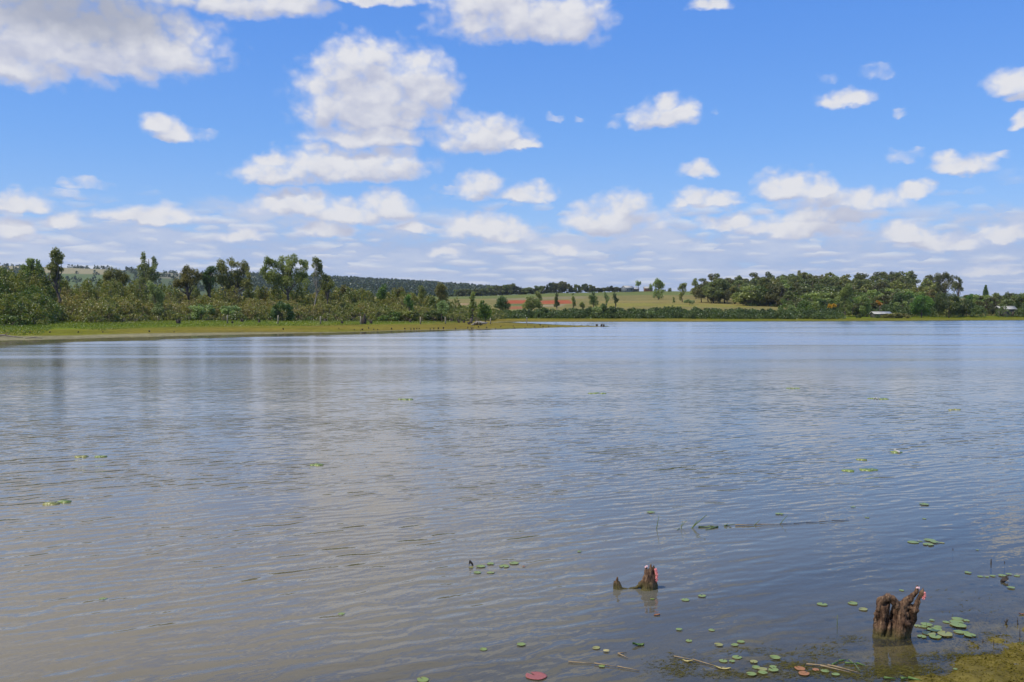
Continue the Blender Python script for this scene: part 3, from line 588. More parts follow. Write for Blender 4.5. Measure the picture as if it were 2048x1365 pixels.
hero('tree', 'tall flat-topped tree at the right end of the skyline wood', 400, 620, [(1260,150,32),(1310,140,30),(1350,150,28),(1230,180,26),(1290,180,34),(1350,190,32),(1400,165,20),(1320,230,38),(1270,240,34),(1390,220,28)], 'wood', 48, *S5)
hero('tree', 'thin-topped tree leaning right beside the flat-topped one', 395, 620, [(1440,175,16),(1465,200,20),(1420,220,26),(1450,240,26),(1400,260,30),(1470,270,22)], 'wood', 49, *S5)
hero('tree', 'small dark conifer poking above the trees at the far right', 400, 620, [(1692,238,10),(1692,252,14),(1692,268,18),(1690,290,24),(1694,315,30),(1690,345,34)], 'dark', 50, *S5)
# yellow blossomed trees
for lab, pts, sd in (('tree covered in orange-yellow blossom at the left end of the lodge lawn', [(270,415,16),(300,412,16),(320,425,13),(285,430,13),(262,432,9)], 51), ('small tree with orange-yellow blossom just above the white-roofed lodge', [(705,380,12),(722,395,15),(740,405,12),(728,415,9)], 52)):
    hero('blossom_tree', lab, 291, 638, pts, 'yellow', sd, *S5, ls=.45, dens=.6)

# ---- the wood on the right: nine grown models, copied
protos = []
def rand_clumps(kind, rng, H, Wd):
    cl = []
    if kind == 'umbrella':
        for k in range(22):
            x = rng.uniform(-.42, .42); z = rng.uniform(.34, .93) - abs(x) * .25; r = rng.uniform(.15, .24) * Wd; cl.append((x * Wd, rng.uniform(-.4, .4) * Wd, z * H, r, r * .85))
    elif kind == 'tall':
        for k in range(22):
            z = rng.uniform(.16, .93); w = .34 * math.sin(min(1, (1.08 - z) * 2.2) * math.pi / 2); r = rng.uniform(.12, .2) * Wd
            cl.append((rng.uniform(-w, w) * Wd, rng.uniform(-w, w) * Wd, z * H, r, r * 1.1))
    elif kind == 'full':
        for k in range(20):
            th = rng.uniform(0, 6.28); z = rng.uniform(.12, .9); w = .42 * math.sqrt(max(0.05, 1 - (2 * z - 1) ** 2)); r = rng.uniform(.13, .22) * Wd
            cl.append((w * math.cos(th) * Wd, w * math.sin(th) * Wd, z * H, r, r * .9))
    elif kind == 'pine':
        for k in range(9):
            z = .2 + .75 * k / 8; r = (.42 - .36 * k / 8) * Wd; cl.append((rng.uniform(-.05, .05) * Wd, 0, z * H, max(r, .08 * Wd), .1 * H))
    return cl
def make_proto(name, kind, H, Wd, ls, leafm, seed, cat='tree', dens=1.0):
    rng = np.random.default_rng(seed); cl = rand_clumps(kind, rng, H, Wd)
    e = add_tree(name, None, cat, None, (0, 0, 0), H, Wd, cl, seed, ls, leafm, 'bark', H * .018, dens); e['_h'] = H; return e
used = set()
def place(proto, x, y, H, wf, label, group, cat='tree', rz=None, sink=0.0):
    if proto.name not in used: r = proto; used.add(proto.name); kids = []
    else:
        r = proto.copy(); COL.objects.link(r)
        for ch in list(proto.children):
            c = ch.copy(); COL.objects.link(c); c.parent = r
    s = H / proto['_h']; r.location = (x, y, gz(x, y) - sink); r.scale = (s * wf, s * wf, s); r.rotation_euler = (0, 0, rr.uniform(0, 6.28) if rz is None else rz)
    tag(r, label, cat, group); return r
rr = random.Random(11)
WOODP = [make_proto('eucalyptus_tree', k, 16, w, .60, m, 200 + i) for i, (k, w, m) in enumerate([('umbrella', 9, 'wood'), ('tall', 7, 'wood'), ('umbrella', 8, 'olive'), ('tall', 6.5, 'euc'), ('full', 9, 'wood'), ('tall', 8, 'olive'), ('umbrella', 10, 'wood')])]
FRONTP = [make_proto('broadleaf_tree', k, 8, w, .42, m, 230 + i) for i, (k, w, m) in enumerate([('full', 8, 'dark'), ('full', 7, 'euc'), ('full', 7, 'green'), ('full', 6, 'wood')])]
SKY = ([1395, 1405, 1420, 1450, 1480, 1530, 1560, 1600, 1660, 1700, 1750, 1790, 1815, 1845, 1858, 1865, 1880, 1905, 1925, 1945, 1970, 2000, 2048, 2120], [575, 556, 549, 548, 546, 546, 541, 543, 541, 546, 545, 541, 538, 545, 556, 566, 575, 577, 579, 583, 580, 577, 581, 584])
rows = [(600, 0, 1405, 1860, 19, 'tall eucalyptus on the skyline of the dark wood', 'eucalyptus trees on the skyline of the wood'),
        (545, 4, 1398, 1860, 22, 'tall eucalyptus just behind the dark wood skyline front', 'eucalyptus trees on the skyline of the wood'),
        (500, 12, 1415, 1870, 23, 'eucalyptus in the body of the dark wood on the far shore', 'eucalyptus trees in the body of the wood'),
        (455, 20, 1480, 1880, 24, 'eucalyptus in the body of the dark wood on the far shore', 'eucalyptus trees in the body of the wood'),
        (470, 9, 1412, 1610, 13, 'eucalyptus in the body of the dark wood on the far shore', 'eucalyptus trees in the body of the wood'),
        (425, 22, 1500, 1620, 15, 'eucalyptus in the lower slope of the dark wood', 'eucalyptus trees on the lower slope of the wood'),
        (410, 30, 1560, 1960, 24, 'eucalyptus in the lower slope of the dark wood', 'eucalyptus trees on the lower slope of the wood'),
        (365, 40, 1590, 2100, 25, 'eucalyptus in the lower slope of the dark wood', 'eucalyptus trees on the lower slope of the wood')]
for y, off, p0, p1, stp, lab, grp in rows:
    p = p0
    while p < p1:
        top = np.interp(p, *SKY) + off * (0.12 if p > 1940 else 1) + rr.uniform(-3, 5); x = (p - 1024) * mpp(y); g0 = gz(x, y); H = zrow(top, y) - g0
        if H > 3: place(rr.choice((WOODP + [WOODP[4]] * 2 if y > 430 else WOODP + FRONTP + FRONTP)), x, y + rr.uniform(-12, 12), H, 1.25 * rr.uniform(.9, 1.15) * (16 / H) ** .5 if H < 16 else rr.uniform(1.1, 1.3), lab, grp)
        p += stp * rr.uniform(.7, 1.3)
p = 1580
while p < 2120:                                   # trees along the right-hand shore
    y = rr.uniform(302, 335); x = (p - 1024) * mpp(y); top = rr.uniform(592, 607) + (6 if 1720 < p < 1790 else 0) - (14 if p > 1950 else 0)
    H = zrow(top, y) - gz(x, y)
    if not (1738 < p < 1782): place(rr.choice(FRONTP), x, y, H, rr.uniform(.9, 1.3), 'round leafy tree in the continuous row along the right-hand shore', 'leafy trees along the right-hand shore')
    p += rr.uniform(11, 19)
ONES = ['first', 'second', 'third', 'fourth', 'fifth', 'sixth', 'seventh', 'eighth', 'ninth', 'tenth', 'eleventh', 'twelfth', 'thirteenth', 'fourteenth', 'fifteenth', 'sixteenth', 'seventeenth', 'eighteenth', 'nineteenth']
TENS = {2: 'twent', 3: 'thirt', 4: 'fort', 5: 'fift', 6: 'sixt', 7: 'sevent', 8: 'eight', 9: 'ninet'}
def ordw(k):
    if k <= 19: return ONES[k - 1]
    return TENS[k // 10] + ('ieth' if k % 10 == 0 else 'y-' + ONES[k % 10 - 1])
def number_row(old, new):
    os_ = [o for o in COL.objects if o.get('label') == old]; os_.sort(key=lambda o: o.location.x / o.location.y)
    for k, o in enumerate(os_): o['label'] = new % ordw(k + 1)
number_row('tall eucalyptus on the skyline of the dark wood', '%s tall eucalyptus from the left on the skyline of the dark wood')
number_row('tall eucalyptus just behind the dark wood skyline front', '%s eucalyptus from the left just below the skyline of the dark wood')
number_row('round leafy tree in the continuous row along the right-hand shore', '%s leafy tree from the left in the row along the right-hand shore')
# ---- trees along the far edge of the field
RIDGEP = [make_proto('ridge_tree', k, 10, w, .8, m, 260 + i) for i, (k, w, m) in enumerate([('full', 9, 'far'), ('umbrella', 9, 'wood'), ('pine', 7, 'far'), ('full', 7, 'wood')])]
RT = ([925, 945, 965, 985, 1000, 1025, 1045, 1060, 1080, 1105, 1125, 1140, 1150, 1175, 1190, 1205, 1222, 1245, 1262], [580, 577, 577, 570, 573, 569, 577, 577, 573, 566, 565, 572, 568, 570, 574, 577, 571, 579, 581])
for row in range(2):
    p = 915 + row * 3
    while p < 1262:
        y = 905 + row * 16; x = (p - 1024) * mpp(y); H = max(3.5, zrow(np.interp(p, *RT) + row * 2.5 - 1 + rr.uniform(-1.5, 3), y) - gz(x, y))
        place(rr.choice(RIDGEP), x, y, H, 10 / H * rr.uniform(.75, 1.25), 'small dark tree in the row along the far edge of the field', 'trees along the far edge of the field')
        p += rr.uniform(6.5, 10)
for p, h in ((1300, 577), (1310, 579), (1330, 580), (1365, 582), (1395, 574)):
    y = 890; x = (p - 1024) * mpp(y); H = zrow(h, y) - gz(x, y); place(rr.choice(RIDGEP), x, y, max(H, 2.5), .9, 'low dark tree on the ridge right of the barn', 'low trees on the ridge right of the barn')
number_row('low dark tree on the ridge right of the barn', '%s low dark tree from the left on the ridge right of the barn')
number_row('small dark tree in the row along the far edge of the field', '%s dark tree from the left in the row along the far field edge')
# ---- thicket on the left bank (nobody could count its bushes)
def bushes(name, spec, leafm, seed, label, ls, twigs=True, kind='stuff'):
    """spec: list of (x, y, z, R, h, tint, twigness)"""
    rng = np.random.default_rng(seed); Vs = []; Ts = []; tw = Geo()
    for (x, y, z, Rb, h, tn, tg) in spec:
        N = int(9.5 * (Rb * h) / (ls * ls) * (1 - .55 * tg)) + 20
        u = rng.uniform(0, 6.283, N); w = rng.uniform(0, 1, N) ** .75
        rad = Rb * np.sqrt(np.clip(1 - w ** 2.2, 0, 1)) * rng.uniform(.55, 1.08, N); zz = h * w * rng.uniform(.85, 1.05, N)
        rad *= 1 + .25 * np.sin(u * 3 + x) * np.sin(zz * 2 + y)
        p = np.stack([x + rad * np.cos(u), y + rad * np.sin(u), z + zz], 1)
        K = max(4, N // 22); cc = p[rng.integers(0, N, K)]; dd = np.linalg.norm(p[:, None] - cc[None], axis=2); a = dd.argmin(1); p = p + (cc[a] - p) * rng.uniform(.1, .6, N)[:, None]
        v, _ = leaves(p, ls, rng); Vs.append(v); Ts.append(np.repeat(np.clip(tn + (rng.random(K)[a] - .5) * .45 + rng.normal(0, .1, N), 0, 1), 4))
        if twigs:
            for k in range(int(5 + 26 * tg)):
                th = rng.uniform(0, 6.28); s = rng.uniform(0, .6) * Rb; e = rng.uniform(.4, 1.05) * Rb; hh = h * rng.uniform(.75, 1.12) * (1 - .3 * (e / Rb) ** 2)
                P = np.array([[x + s * .3 * math.cos(th), y + s * .3 * math.sin(th), z], [x + (s + e) * .5 * math.cos(th), y + (s + e) * .5 * math.sin(th), z + hh * .55], [x + e * math.cos(th + .3), y + e * math.sin(th + .3), z + hh]])
                tw.tube(P, [.045, .03, .012], 3, .5, cap=False)
    V = np.concatenate(Vs); o = mk(name, V, np.arange(len(V)).reshape(-1, 4), M[leafm], tint=np.concatenate(Ts)); tag(o, label, kind=kind)
    if twigs:
        t = tw.build('twigs', M['twig'], o)
    return o
FRONT = ([-200, -150, 0, 80, 115, 150, 200, 300, 500, 700, 830, 985], [152, 150, 138, 140, 170, 166, 158, 178, 186, 196, 212, 238])
TOP = ([-200, 0, 60, 100, 130, 180, 260, 330, 420, 520, 600, 700, 800, 870, 900, 960, 1010], [540, 549, 549, 553, 562, 568, 571, 576, 580, 583, 580, 583, 589, 596, 601, 609, 616])
TINT = ([-200, 0, 100, 125, 200, 260, 330, 420, 560, 700, 900, 1000], [.25, .25, .28, .75, .6, .55, .7, .62, .7, .55, .4, .3])
TWIG = ([-200, 100, 115, 165, 200, 300, 340, 370, 420, 520, 560, 1000], [.05, .05, .8, .85, .25, .25, .8, .7, .3, .35, .55, .3])
spec = []
rb = random.Random(3)
for k in range(760):
    p = rb.uniform(-150, 1000); f = rb.random() ** 1.3; y0 = np.interp(p, *FRONT); y = y0 + f * np.interp(p, [0, 800, 1000], [62, 45, 18]); x = (p - 1024) * mpp(y)
    z = gz(x, y); hmax = zrow(np.interp(p, *TOP) + rb.uniform(-3, 7), y) - z; fr_ = min(1, (y - y0) / 22)
    h = hmax * (0.55 + .45 * fr_) * rb.uniform(.75, 1.0); Rb = rb.uniform(1.6, 3.0)
    if h < .8: continue
    tg = float(np.clip(np.interp(p, *TWIG) * rb.uniform(.4, 1.2), 0, .95)) * (1 if h > 3 else .6)
    spec.append((x, y, z - .15, Rb, h, float(np.clip(np.interp(p, *TINT) + rb.uniform(-.3, .2), 0, 1)), tg))
for k in range(90):                                # low skirts at the thicket's foot
    p = rb.uniform(-150, 985); y = np.interp(p, *FRONT) - rb.uniform(0, 4); x = (p - 1024) * mpp(y); spec.append((x, y, gz(x, y) - .1, rb.uniform(1, 2.2), rb.uniform(.9, 2.2), rb.uniform(.05, .5), rb.uniform(0, .5)))
for k in range(130):                               # taller bushes behind, round the feet of the trees
    p = rb.uniform(-60, 930); y = np.interp(p, *FRONT) + rb.uniform(14, 40) * (1 if p < 800 else .6); x = (p - 1024) * mpp(y); z = gz(x, y); h = (zrow(np.interp(p, *TOP) - rb.uniform(2, 13) * (1 if p < 700 else .6), y) - z)
    spec.append((x, y, z - .15, rb.uniform(1.4, 2.3), h, rb.uniform(.1, .6), rb.choice([.05, .1, .6])))
bushes('thicket', spec, 'scrub', 77, 'dense olive-brown thicket of bushes and bare twigs along the left bank', .27)
# ---- dark bushes of the far shore
spec = []
for k in range(430):
    p = rb.uniform(985, 1680); f = rb.random(); y = 262 + f * 24 + np.interp(p, [985, 1100], [-8, 0]); x = (p - 1024) * mpp(y); z = gz(x, y)
    top = np.interp(p, [985, 1100, 1200, 1300, 1400, 1500, 1600, 1680], [617, 616, 613, 613, 612, 617, 616, 620]) + rb.uniform(-2, 5); h = (zrow(top, y) - z) * rb.uniform(.75, 1) * (.6 + .4 * min(1, f * 3)); spec.append((x, y, z - .1, rb.uniform(1.4, 2.6), max(h, .8), rb.uniform(.1, .75), 0.12))
for k in range(260):
    p = rb.uniform(1500, 2080); y = rb.uniform(300, 400) if p > 1590 else rb.uniform(410, 500); x = (p - 1024) * mpp(y); spec.append((x, y, gz(x, y) - .1, rb.uniform(1.8, 3.2), rb.uniform(2.0, 4.5) * (.6 if p < 1600 else 1), rb.uniform(.1, .8), .1))
bushes('shore_bushes', spec, 'belt', 78, 'dark green belt of bushes along the middle of the far shore', .34, twigs=False)
SHRUBP = [make_proto('shrub', 'full', 3, 3.4, .24, m, 300 + i, 'shrub') for i, m in enumerate(['dark', 'euc_grey', 'green', 'olive'])]
def shrub(k, p, y, hpx, wf, label, group=None):
    x = (p - 1024) * mpp(y); place(SHRUBP[k], x, y, hpx * mpp(y) + .3, wf, label, group, 'shrub', sink=.3)
shrub(0, 565, 183, 36, 1.0, 'dark upright shrub standing beside a fence post on the left bank')
shrub(2, 30, 137, 26, 1.5, 'low green shrub at the thicket foot near the left edge')
shrub(1, 402, 182, 32, 1.3, 'blue-green shrub bulging from the thicket above the dark dead stump')
shrub(1, 463, 184, 30, 1.2, 'pale shrub in the thicket behind the leftmost fence post')
shrub(2, 770, 203, 22, 2.0, 'low bright green shrub spreading at the thicket foot left of the middle')
shrub(3, 690, 198, 20, 1.6, 'small brown shrub left of the tall dead trunk')
shrub(3, 812, 206, 24, 1.6, 'reddish-brown shrub in the thicket foot right of the dead trunk')
shrub(0, 868, 214, 20, 1.6, 'dark low shrub in the thicket foot near the bank end')
for i_, (p, h, lab) in enumerate([(1230, 14, 'dark bush standing forward from the shore belt, left one'), (1300, 15, 'tall dark bush in the shore belt below the lone field tree'), (1215, 27, 'tallest dark bush in the far shore belt'), (1196, 24, 'upright dark bush beside the tallest one in the shore belt'), (1085, 20, 'round bush in the shore belt under the red soil')]):
    shrub((0, 1)[i_ % 2], p, 266, h, 1.0, lab)
for p, w, lab in ((1782, 1.9, 'flat-topped reddish-green bush left of two beside the lodge lawn'), (1803, 1.6, 'flat-topped reddish-green bush right of two beside the lodge lawn')):
    y = 284; shrub(3, p, y, 11, w * 1.3, lab, 'flat bushes beside the lodge lawn')
for p, w, lab in ((1717, 1.0, 'small dark shrub under the trees left of the lodge'), (1755, .8, 'tiny round shrub on the lodge lawn'), (1620, 2.2, 'low yellowish bush at the waterline below the bright green dome tree')):
    shrub(0 if w < 2 else 3, p, 283, 7, w, lab)
# ---- far pine forest and far hedges
rng = np.random.default_rng(9); Vs = []; Ts = []
def farblob(x, y, z, Rb, h, N, ls, tn):
    u = rng.uniform(0, 6.283, N); w = rng.uniform(0, 1, N); rad = Rb * np.sqrt(1 - w * .9) * rng.uniform(.3, 1, N)
    p = np.stack([x + rad * np.cos(u), y + rad * np.sin(u), z + h * w], 1); v, _ = leaves(p, ls, rng, .9); Vs.append(v); Ts.append(np.repeat(np.clip(tn + rng.normal(0, .15, N), 0, 1), 4))
xs_, ys_, sp = [], [], []
for k in range(5200):
    f = rng.random(); y = 1150 + f * 1400; p = rng.uniform(440, 1020) if rng.random() < .85 else rng.uniform(-150, 440)
    if p < 440:
        if not (1500 < y < 2150): y = rng.uniform(1500, 2100)
        if vnoise(p, y, 60, 31) < .45: continue
    xs_.append((p - 1024) * mpp(y)); ys_.append(y)
for a, b, kk, yy in ((0, 12, 10, 2560), (28, 40, 9, 2560), (145, 176, 26, 2500), (190, 215, 12, 2350), (250, 300, 26, 2300), (335, 356, 12, 2540), (420, 660, 120, 2560), (390, 440, 20, 2400)):
    for k in range(kk): p = rng.uniform(a, b); xs_.append((p - 1024) * mpp(yy)); ys_.append(yy + rng.uniform(-30, 30))
zs_ = ground(np.array(xs_), np.array(ys_))
for x, y, z in zip(xs_, ys_, zs_): farblob(x, y, z - 1, rng.uniform(3, 6), rng.uniform(6, 12), 26, 3.2, rng.uniform(.1, .7))
V = np.concatenate(Vs); tag(mk('far_forest', V, np.arange(len(V)).reshape(-1, 4), M['far'], tint=np.concatenate(Ts)), 'dark pine forest on the distant hills behind the left bank', kind='stuff')
# ---- grass tufts on the left bank
rng = np.random.default_rng(21); N = 42000
p = rng.uniform(-200, 985, N); y0 = np.interp(p, *FRONT); y = y0 + 2 - (rng.random(N) ** 2.2) * np.interp(p, [-200, 0, 500, 985], [45, 42, 50, 40]); x = (p - 1024) / FPX * y
sd_, sg_ = shore_dist(x, y); ok = sd_ > 9; x, y, sd_ = x[ok], y[ok], sd_[ok]; z = ground(x, y); N = len(x)
hh = rng.uniform(.06, .18, N) * (1 + 1.3 * np.clip(1 - (np.interp(az_px(x, y), *FRONT) - y) / 12, 0, 1)); th = rng.uniform(0, 3.14, N); wd = rng.uniform(.03, .09, N)
a = np.stack([x - wd * np.cos(th), y - wd * np.sin(th), z - .02], 1); b = np.stack([x + wd * np.cos(th), y + wd * np.sin(th), z - .02], 1); c = np.stack([x + rng.normal(0, .1, N), y + rng.normal(0, .1, N), z + hh], 1)
V = np.stack([a, b, c], 1).reshape(-1, 3); tag(mk('bank_grass', V, np.arange(3 * N).reshape(-1, 3), M['grass'], tint=np.repeat(np.clip(vnoise(x, y, 9, 6) * .8 + rng.normal(0, .12, N), 0, 1), 3)), 'short green-yellow grass on the left bank', kind='stuff')

# ------------------------------------------------------------------ fence posts, stubs, dead wood on the left bank
def place_px(p, y): x = (p - 1024) * mpp(y); return x, y, gz(x, y)
postl = ['leftmost weathered post on the left bank', 'leaning weathered post beside the dark upright shrub', 'weathered post left of the tall dead trunk, third of the row', 'weathered post close beside the tall dead trunk', 'lone weathered post on the middle of the left bank', 'thin weathered post left of the columnar tree', 'short post by the bright green young tree near the bank end']
for k, (p, base, hp, y) in enumerate([(455, 649, 15, 158), (555.5, 649.5, 15, 158), (641, 650, 14, 158), (721, 650, 14, 160), (841, 649.5, 13, 163), (891, 648, 12, 168), (981, 647.5, 11, 168)]):
    x, y, z = place_px(p, y); g = Geo(); H = hp * mpp(y) * 1.15; l = rr.uniform(-.06, .06) + (.1 if k == 1 else 0); r0 = .13
    g.tube([(0, 0, -.3), (l * .5 * H, 0, H * .5), (l * H, 0, H * .97), (l * H, 0, H)], [r0, r0 * .95, r0 * .9, r0 * .6], 8)
    o = g.build('fence_post', M['post']); o.location = (x, y, z); o.rotation_euler[2] = rr.uniform(0, 3); tag(o, postl[k], 'fence post', 'old fence posts on the left bank')
P_ = WP(1053.5, 647.2, 0); g = Geo(); g.tube([(0, 0, -1), (0, 0, .95), (.03, 0, 1.05), (0, 0, 1.12)], [.10, .10, .1, .05], 8); o = g.build('fence_post', M['post']); o.location = P_; tag(o, 'lone post standing in the narrow inlet behind the bank tip', 'post')
g = Geo(); g.tube([(0, 0, 0), (0, 0, .18), (0, 0, .3)], [.12, .16, .06], 8); c_ = g.build('post_cap', M['palebark'], o); c_.location = (0, 0, 1.05)
def stub_geo(rng, r, h, tines=3):
    g = Geo()
    g.tube([(0, 0, -.3), (0, 0, h * .5), (rng.uniform(-.2, .2) * r, 0, h * .8)], [r, r * .85, r * .5], 7)
    for k in range(tines):
        a = rng.uniform(0, 6.28); g.tube([(r * .5 * math.cos(a), r * .5 * math.sin(a), h * .2), (r * .8 * math.cos(a), r * .8 * math.sin(a), h * .7), (r * rng.uniform(.6, 1.3) * math.cos(a), r * rng.uniform(.6, 1.3) * math.sin(a), h * rng.uniform(.8, 1.1))], [r * .35, r * .25, r * .06], 5)
    return g
rng = np.random.default_rng(5); SP = []
for k in range(4): o = stub_geo(rng, .14, .34).build('wood_stub', M['deadwood']); SP.append(o)
su = set()
def stub(px_, py_, s, label, group, cat='stump'):
    w = WP(px_, py_, 0.0)
    for it in range(4): w = WP(px_, py_, max(gz(w[0], w[1]), 0))
    pr = SP[rr.randrange(4)]
    if pr.name in su: o = pr.copy(); COL.objects.link(o)
    else: o = pr; su.add(pr.name)
    o.location = (w[0], w[1], max(gz(w[0], w[1]), -.1)); o.scale = (s * rr.uniform(.7, 1.3), s, s * rr.uniform(.7, 1.3)); o.rotation_euler = (rr.uniform(-.25, .25), rr.uniform(-.25, .25), rr.uniform(0, 6)); tag(o, label, cat, group)
for X_, Y_ in [(262,718),(700,702),(820,713),(870,715),(885,714),(935,703),(975,710),(1005,713),(1115,709),(1220,707),(1267,709),(1290,709),(1315,707),(1333,705),(1420,708),(1447,707),(1482,706),(1523,703),(1620,705),(1715,698),(1745,703),(1755,700),(1800,693),(1863,695),(1975,690)]:
    stub(500 + X_ / 3.938, 480 + Y_ / 3.938, rr.uniform(.5, .9), 'tiny dark stub poking up by the waterline below the left-bank posts', 'dark stubs along the waterline of the left bank')
for X_, Y_ in [(200,745),(235,738),(392,738),(615,738),(810,738),(1177,732),(1370,735)]:
    stub(X_ / 3.938, 480 + Y_ / 3.938, rr.uniform(.4, .8), 'tiny dark stub on the sandy grass edge at the far left', 'dark stubs on the far left shore')
for X_, Y_ in [(78,603),(130,603),(190,592),(270,597),(365,605),(420,590),(545,584),(558,599),(667,597),(690,575),(720,575),(765,592),(822,578),(850,590),(910,589),(975,568),(1005,588),(1050,575),(1130,573),(1170,585),(1245,574),(1310,574)]:
    stub(920 + X_ / 5.12, 540 + Y_ / 5.12, rr.uniform(.4, .8), 'tiny dark stub on the low grassy tip of the left bank', 'dark stubs on the bank tip')
for X_, Y_, l in [(1400,578,'dark stub in the water just off the bank tip, left one'),(1447,580,'forked dark stub in the water off the bank tip, middle one'),(1470,581,'low dark stub off the bank tip, right one')]:
    stub(920 + X_ / 5.12, 540 + Y_ / 5.12, 1.5, l, 'dark stubs in the water off the tip')
number_row('tiny dark stub poking up by the waterline below the left-bank posts', '%s dark stub from the left by the waterline below the posts')
number_row('tiny dark stub on the sandy grass edge at the far left', '%s dark stub from the left on the far left sandy grass edge')
number_row('tiny dark stub on the low grassy tip of the left bank', '%s dark stub from the left on the low grassy bank tip')
for p, q, s, l in [(357,648,2.6,'twisted dark stump at the thicket foot with a pale broken top'),(484,645,2.4,'dark stump right of the leftmost fence post'),(518,647,1.8,'small dark stump between the first two fence posts'),(684,648,1.7,'low dark stump left of the tall dead trunk'),(742,648,2.2,'dark stump right of the tall dead trunk'),(820,645,2.4,'dark stump left of the lone middle post'),(918,646,2.2,'brown stump left of the columnar tree'),(928,646,2.0,'brown stump at the foot of the columnar tree, left side'),(938,649,1.8,'small stump in front of the columnar tree'),(706,643,3.0,'tangled grey stump against the thicket'),(651,643,2.8,'dark root mass in the thicket foot'),(870,643,2.6,'grey stump against the thicket left of the bank end'),(903,643,2.8,'grey stump in the thicket shadow near the bank end'),(465,648,1.4,'low stub beside the leftmost fence post')]:
    stub(p, q, s, l, None)
# tall dead trunk, driftwood, log
x, y, z = place_px(728, 162); g = Geo(); r_ = np.random.default_rng(3)
g.tube([(0, 0, -.3), (.05, 0, .5), (.0, 0, 1.0), (.12, 0, 1.55), (.18, 0, 1.85)], [.38, .34, .28, .16, .05], 9); g.tube([(-.25, 0, -.2), (-.35, 0, .5), (-.3, 0, 1.0)], [.2, .16, .05], 7); g.tube([(.25, .1, -.2), (.3, .1, .7), (.42, .1, 1.15)], [.2, .15, .05], 7)
o = g.build('dead_tree', M['deadwood']); o.location = (x, y, z); tag(o, 'tall charred dead trunk with a jagged top on the left bank', 'dead tree')
x, y, z = place_px(957, 160); g = Geo()
for k in range(11):
    a = r_.uniform(0, 6.28); L_ = r_.uniform(.6, 1.6); g.tube([(r_.uniform(-.9, .9), 0, .15), (.5 * L_ * math.cos(a), .4 * L_ * math.sin(a), .45 + r_.uniform(0, .3)), (L_ * math.cos(a), L_ * .6 * math.sin(a), r_.uniform(.05, .6))], [.17, .13, .04], 6)
g.tube([(-1.3, 0, .1), (-.4, 0, .35), (.5, 0, .5), (1.3, 0, .35), (1.7, 0, .6)], [.1, .26, .24, .14, .04], 8)
o = g.build('driftwood', M['palebark']); o.location = (x, y, z); tag(o, 'grey tangled driftwood root on the grass near the bank tip', 'driftwood')
w = WP(5, 677, .1); g = Geo(); g.tube([(-2.2, 0, .08), (-1, .1, .18), (0, .2, .3), (1, .1, .16), (2.1, 0, .05)], [.13, .13, .1, .07, .03], 7); g.tube([(0, .2, .25), (.4, .1, .5), (.8, 0, .48)], [.05, .04, .015], 5)
o = g.build('fallen_branch', M['twig']); o.location = (w[0], w[1], gz(w[0], w[1])); tag(o, 'long grey fallen branch lying on the sand at the left edge', 'branch')
g = Geo(); g.tube([(-.8, 0, .05), (0, 0, .14), (.9, .1, .04)], [.03, .05, .02], 6); g.tube([(0, 0, .1), (.3, .2, .25)], [.03, .01], 5); o = g.build('fallen_branch', M['twig']); w = WP(66, 677, .1); o.location = (w[0], w[1], gz(w[0], w[1])); tag(o, 'short thin branch on the sand right of the long fallen one', 'branch')

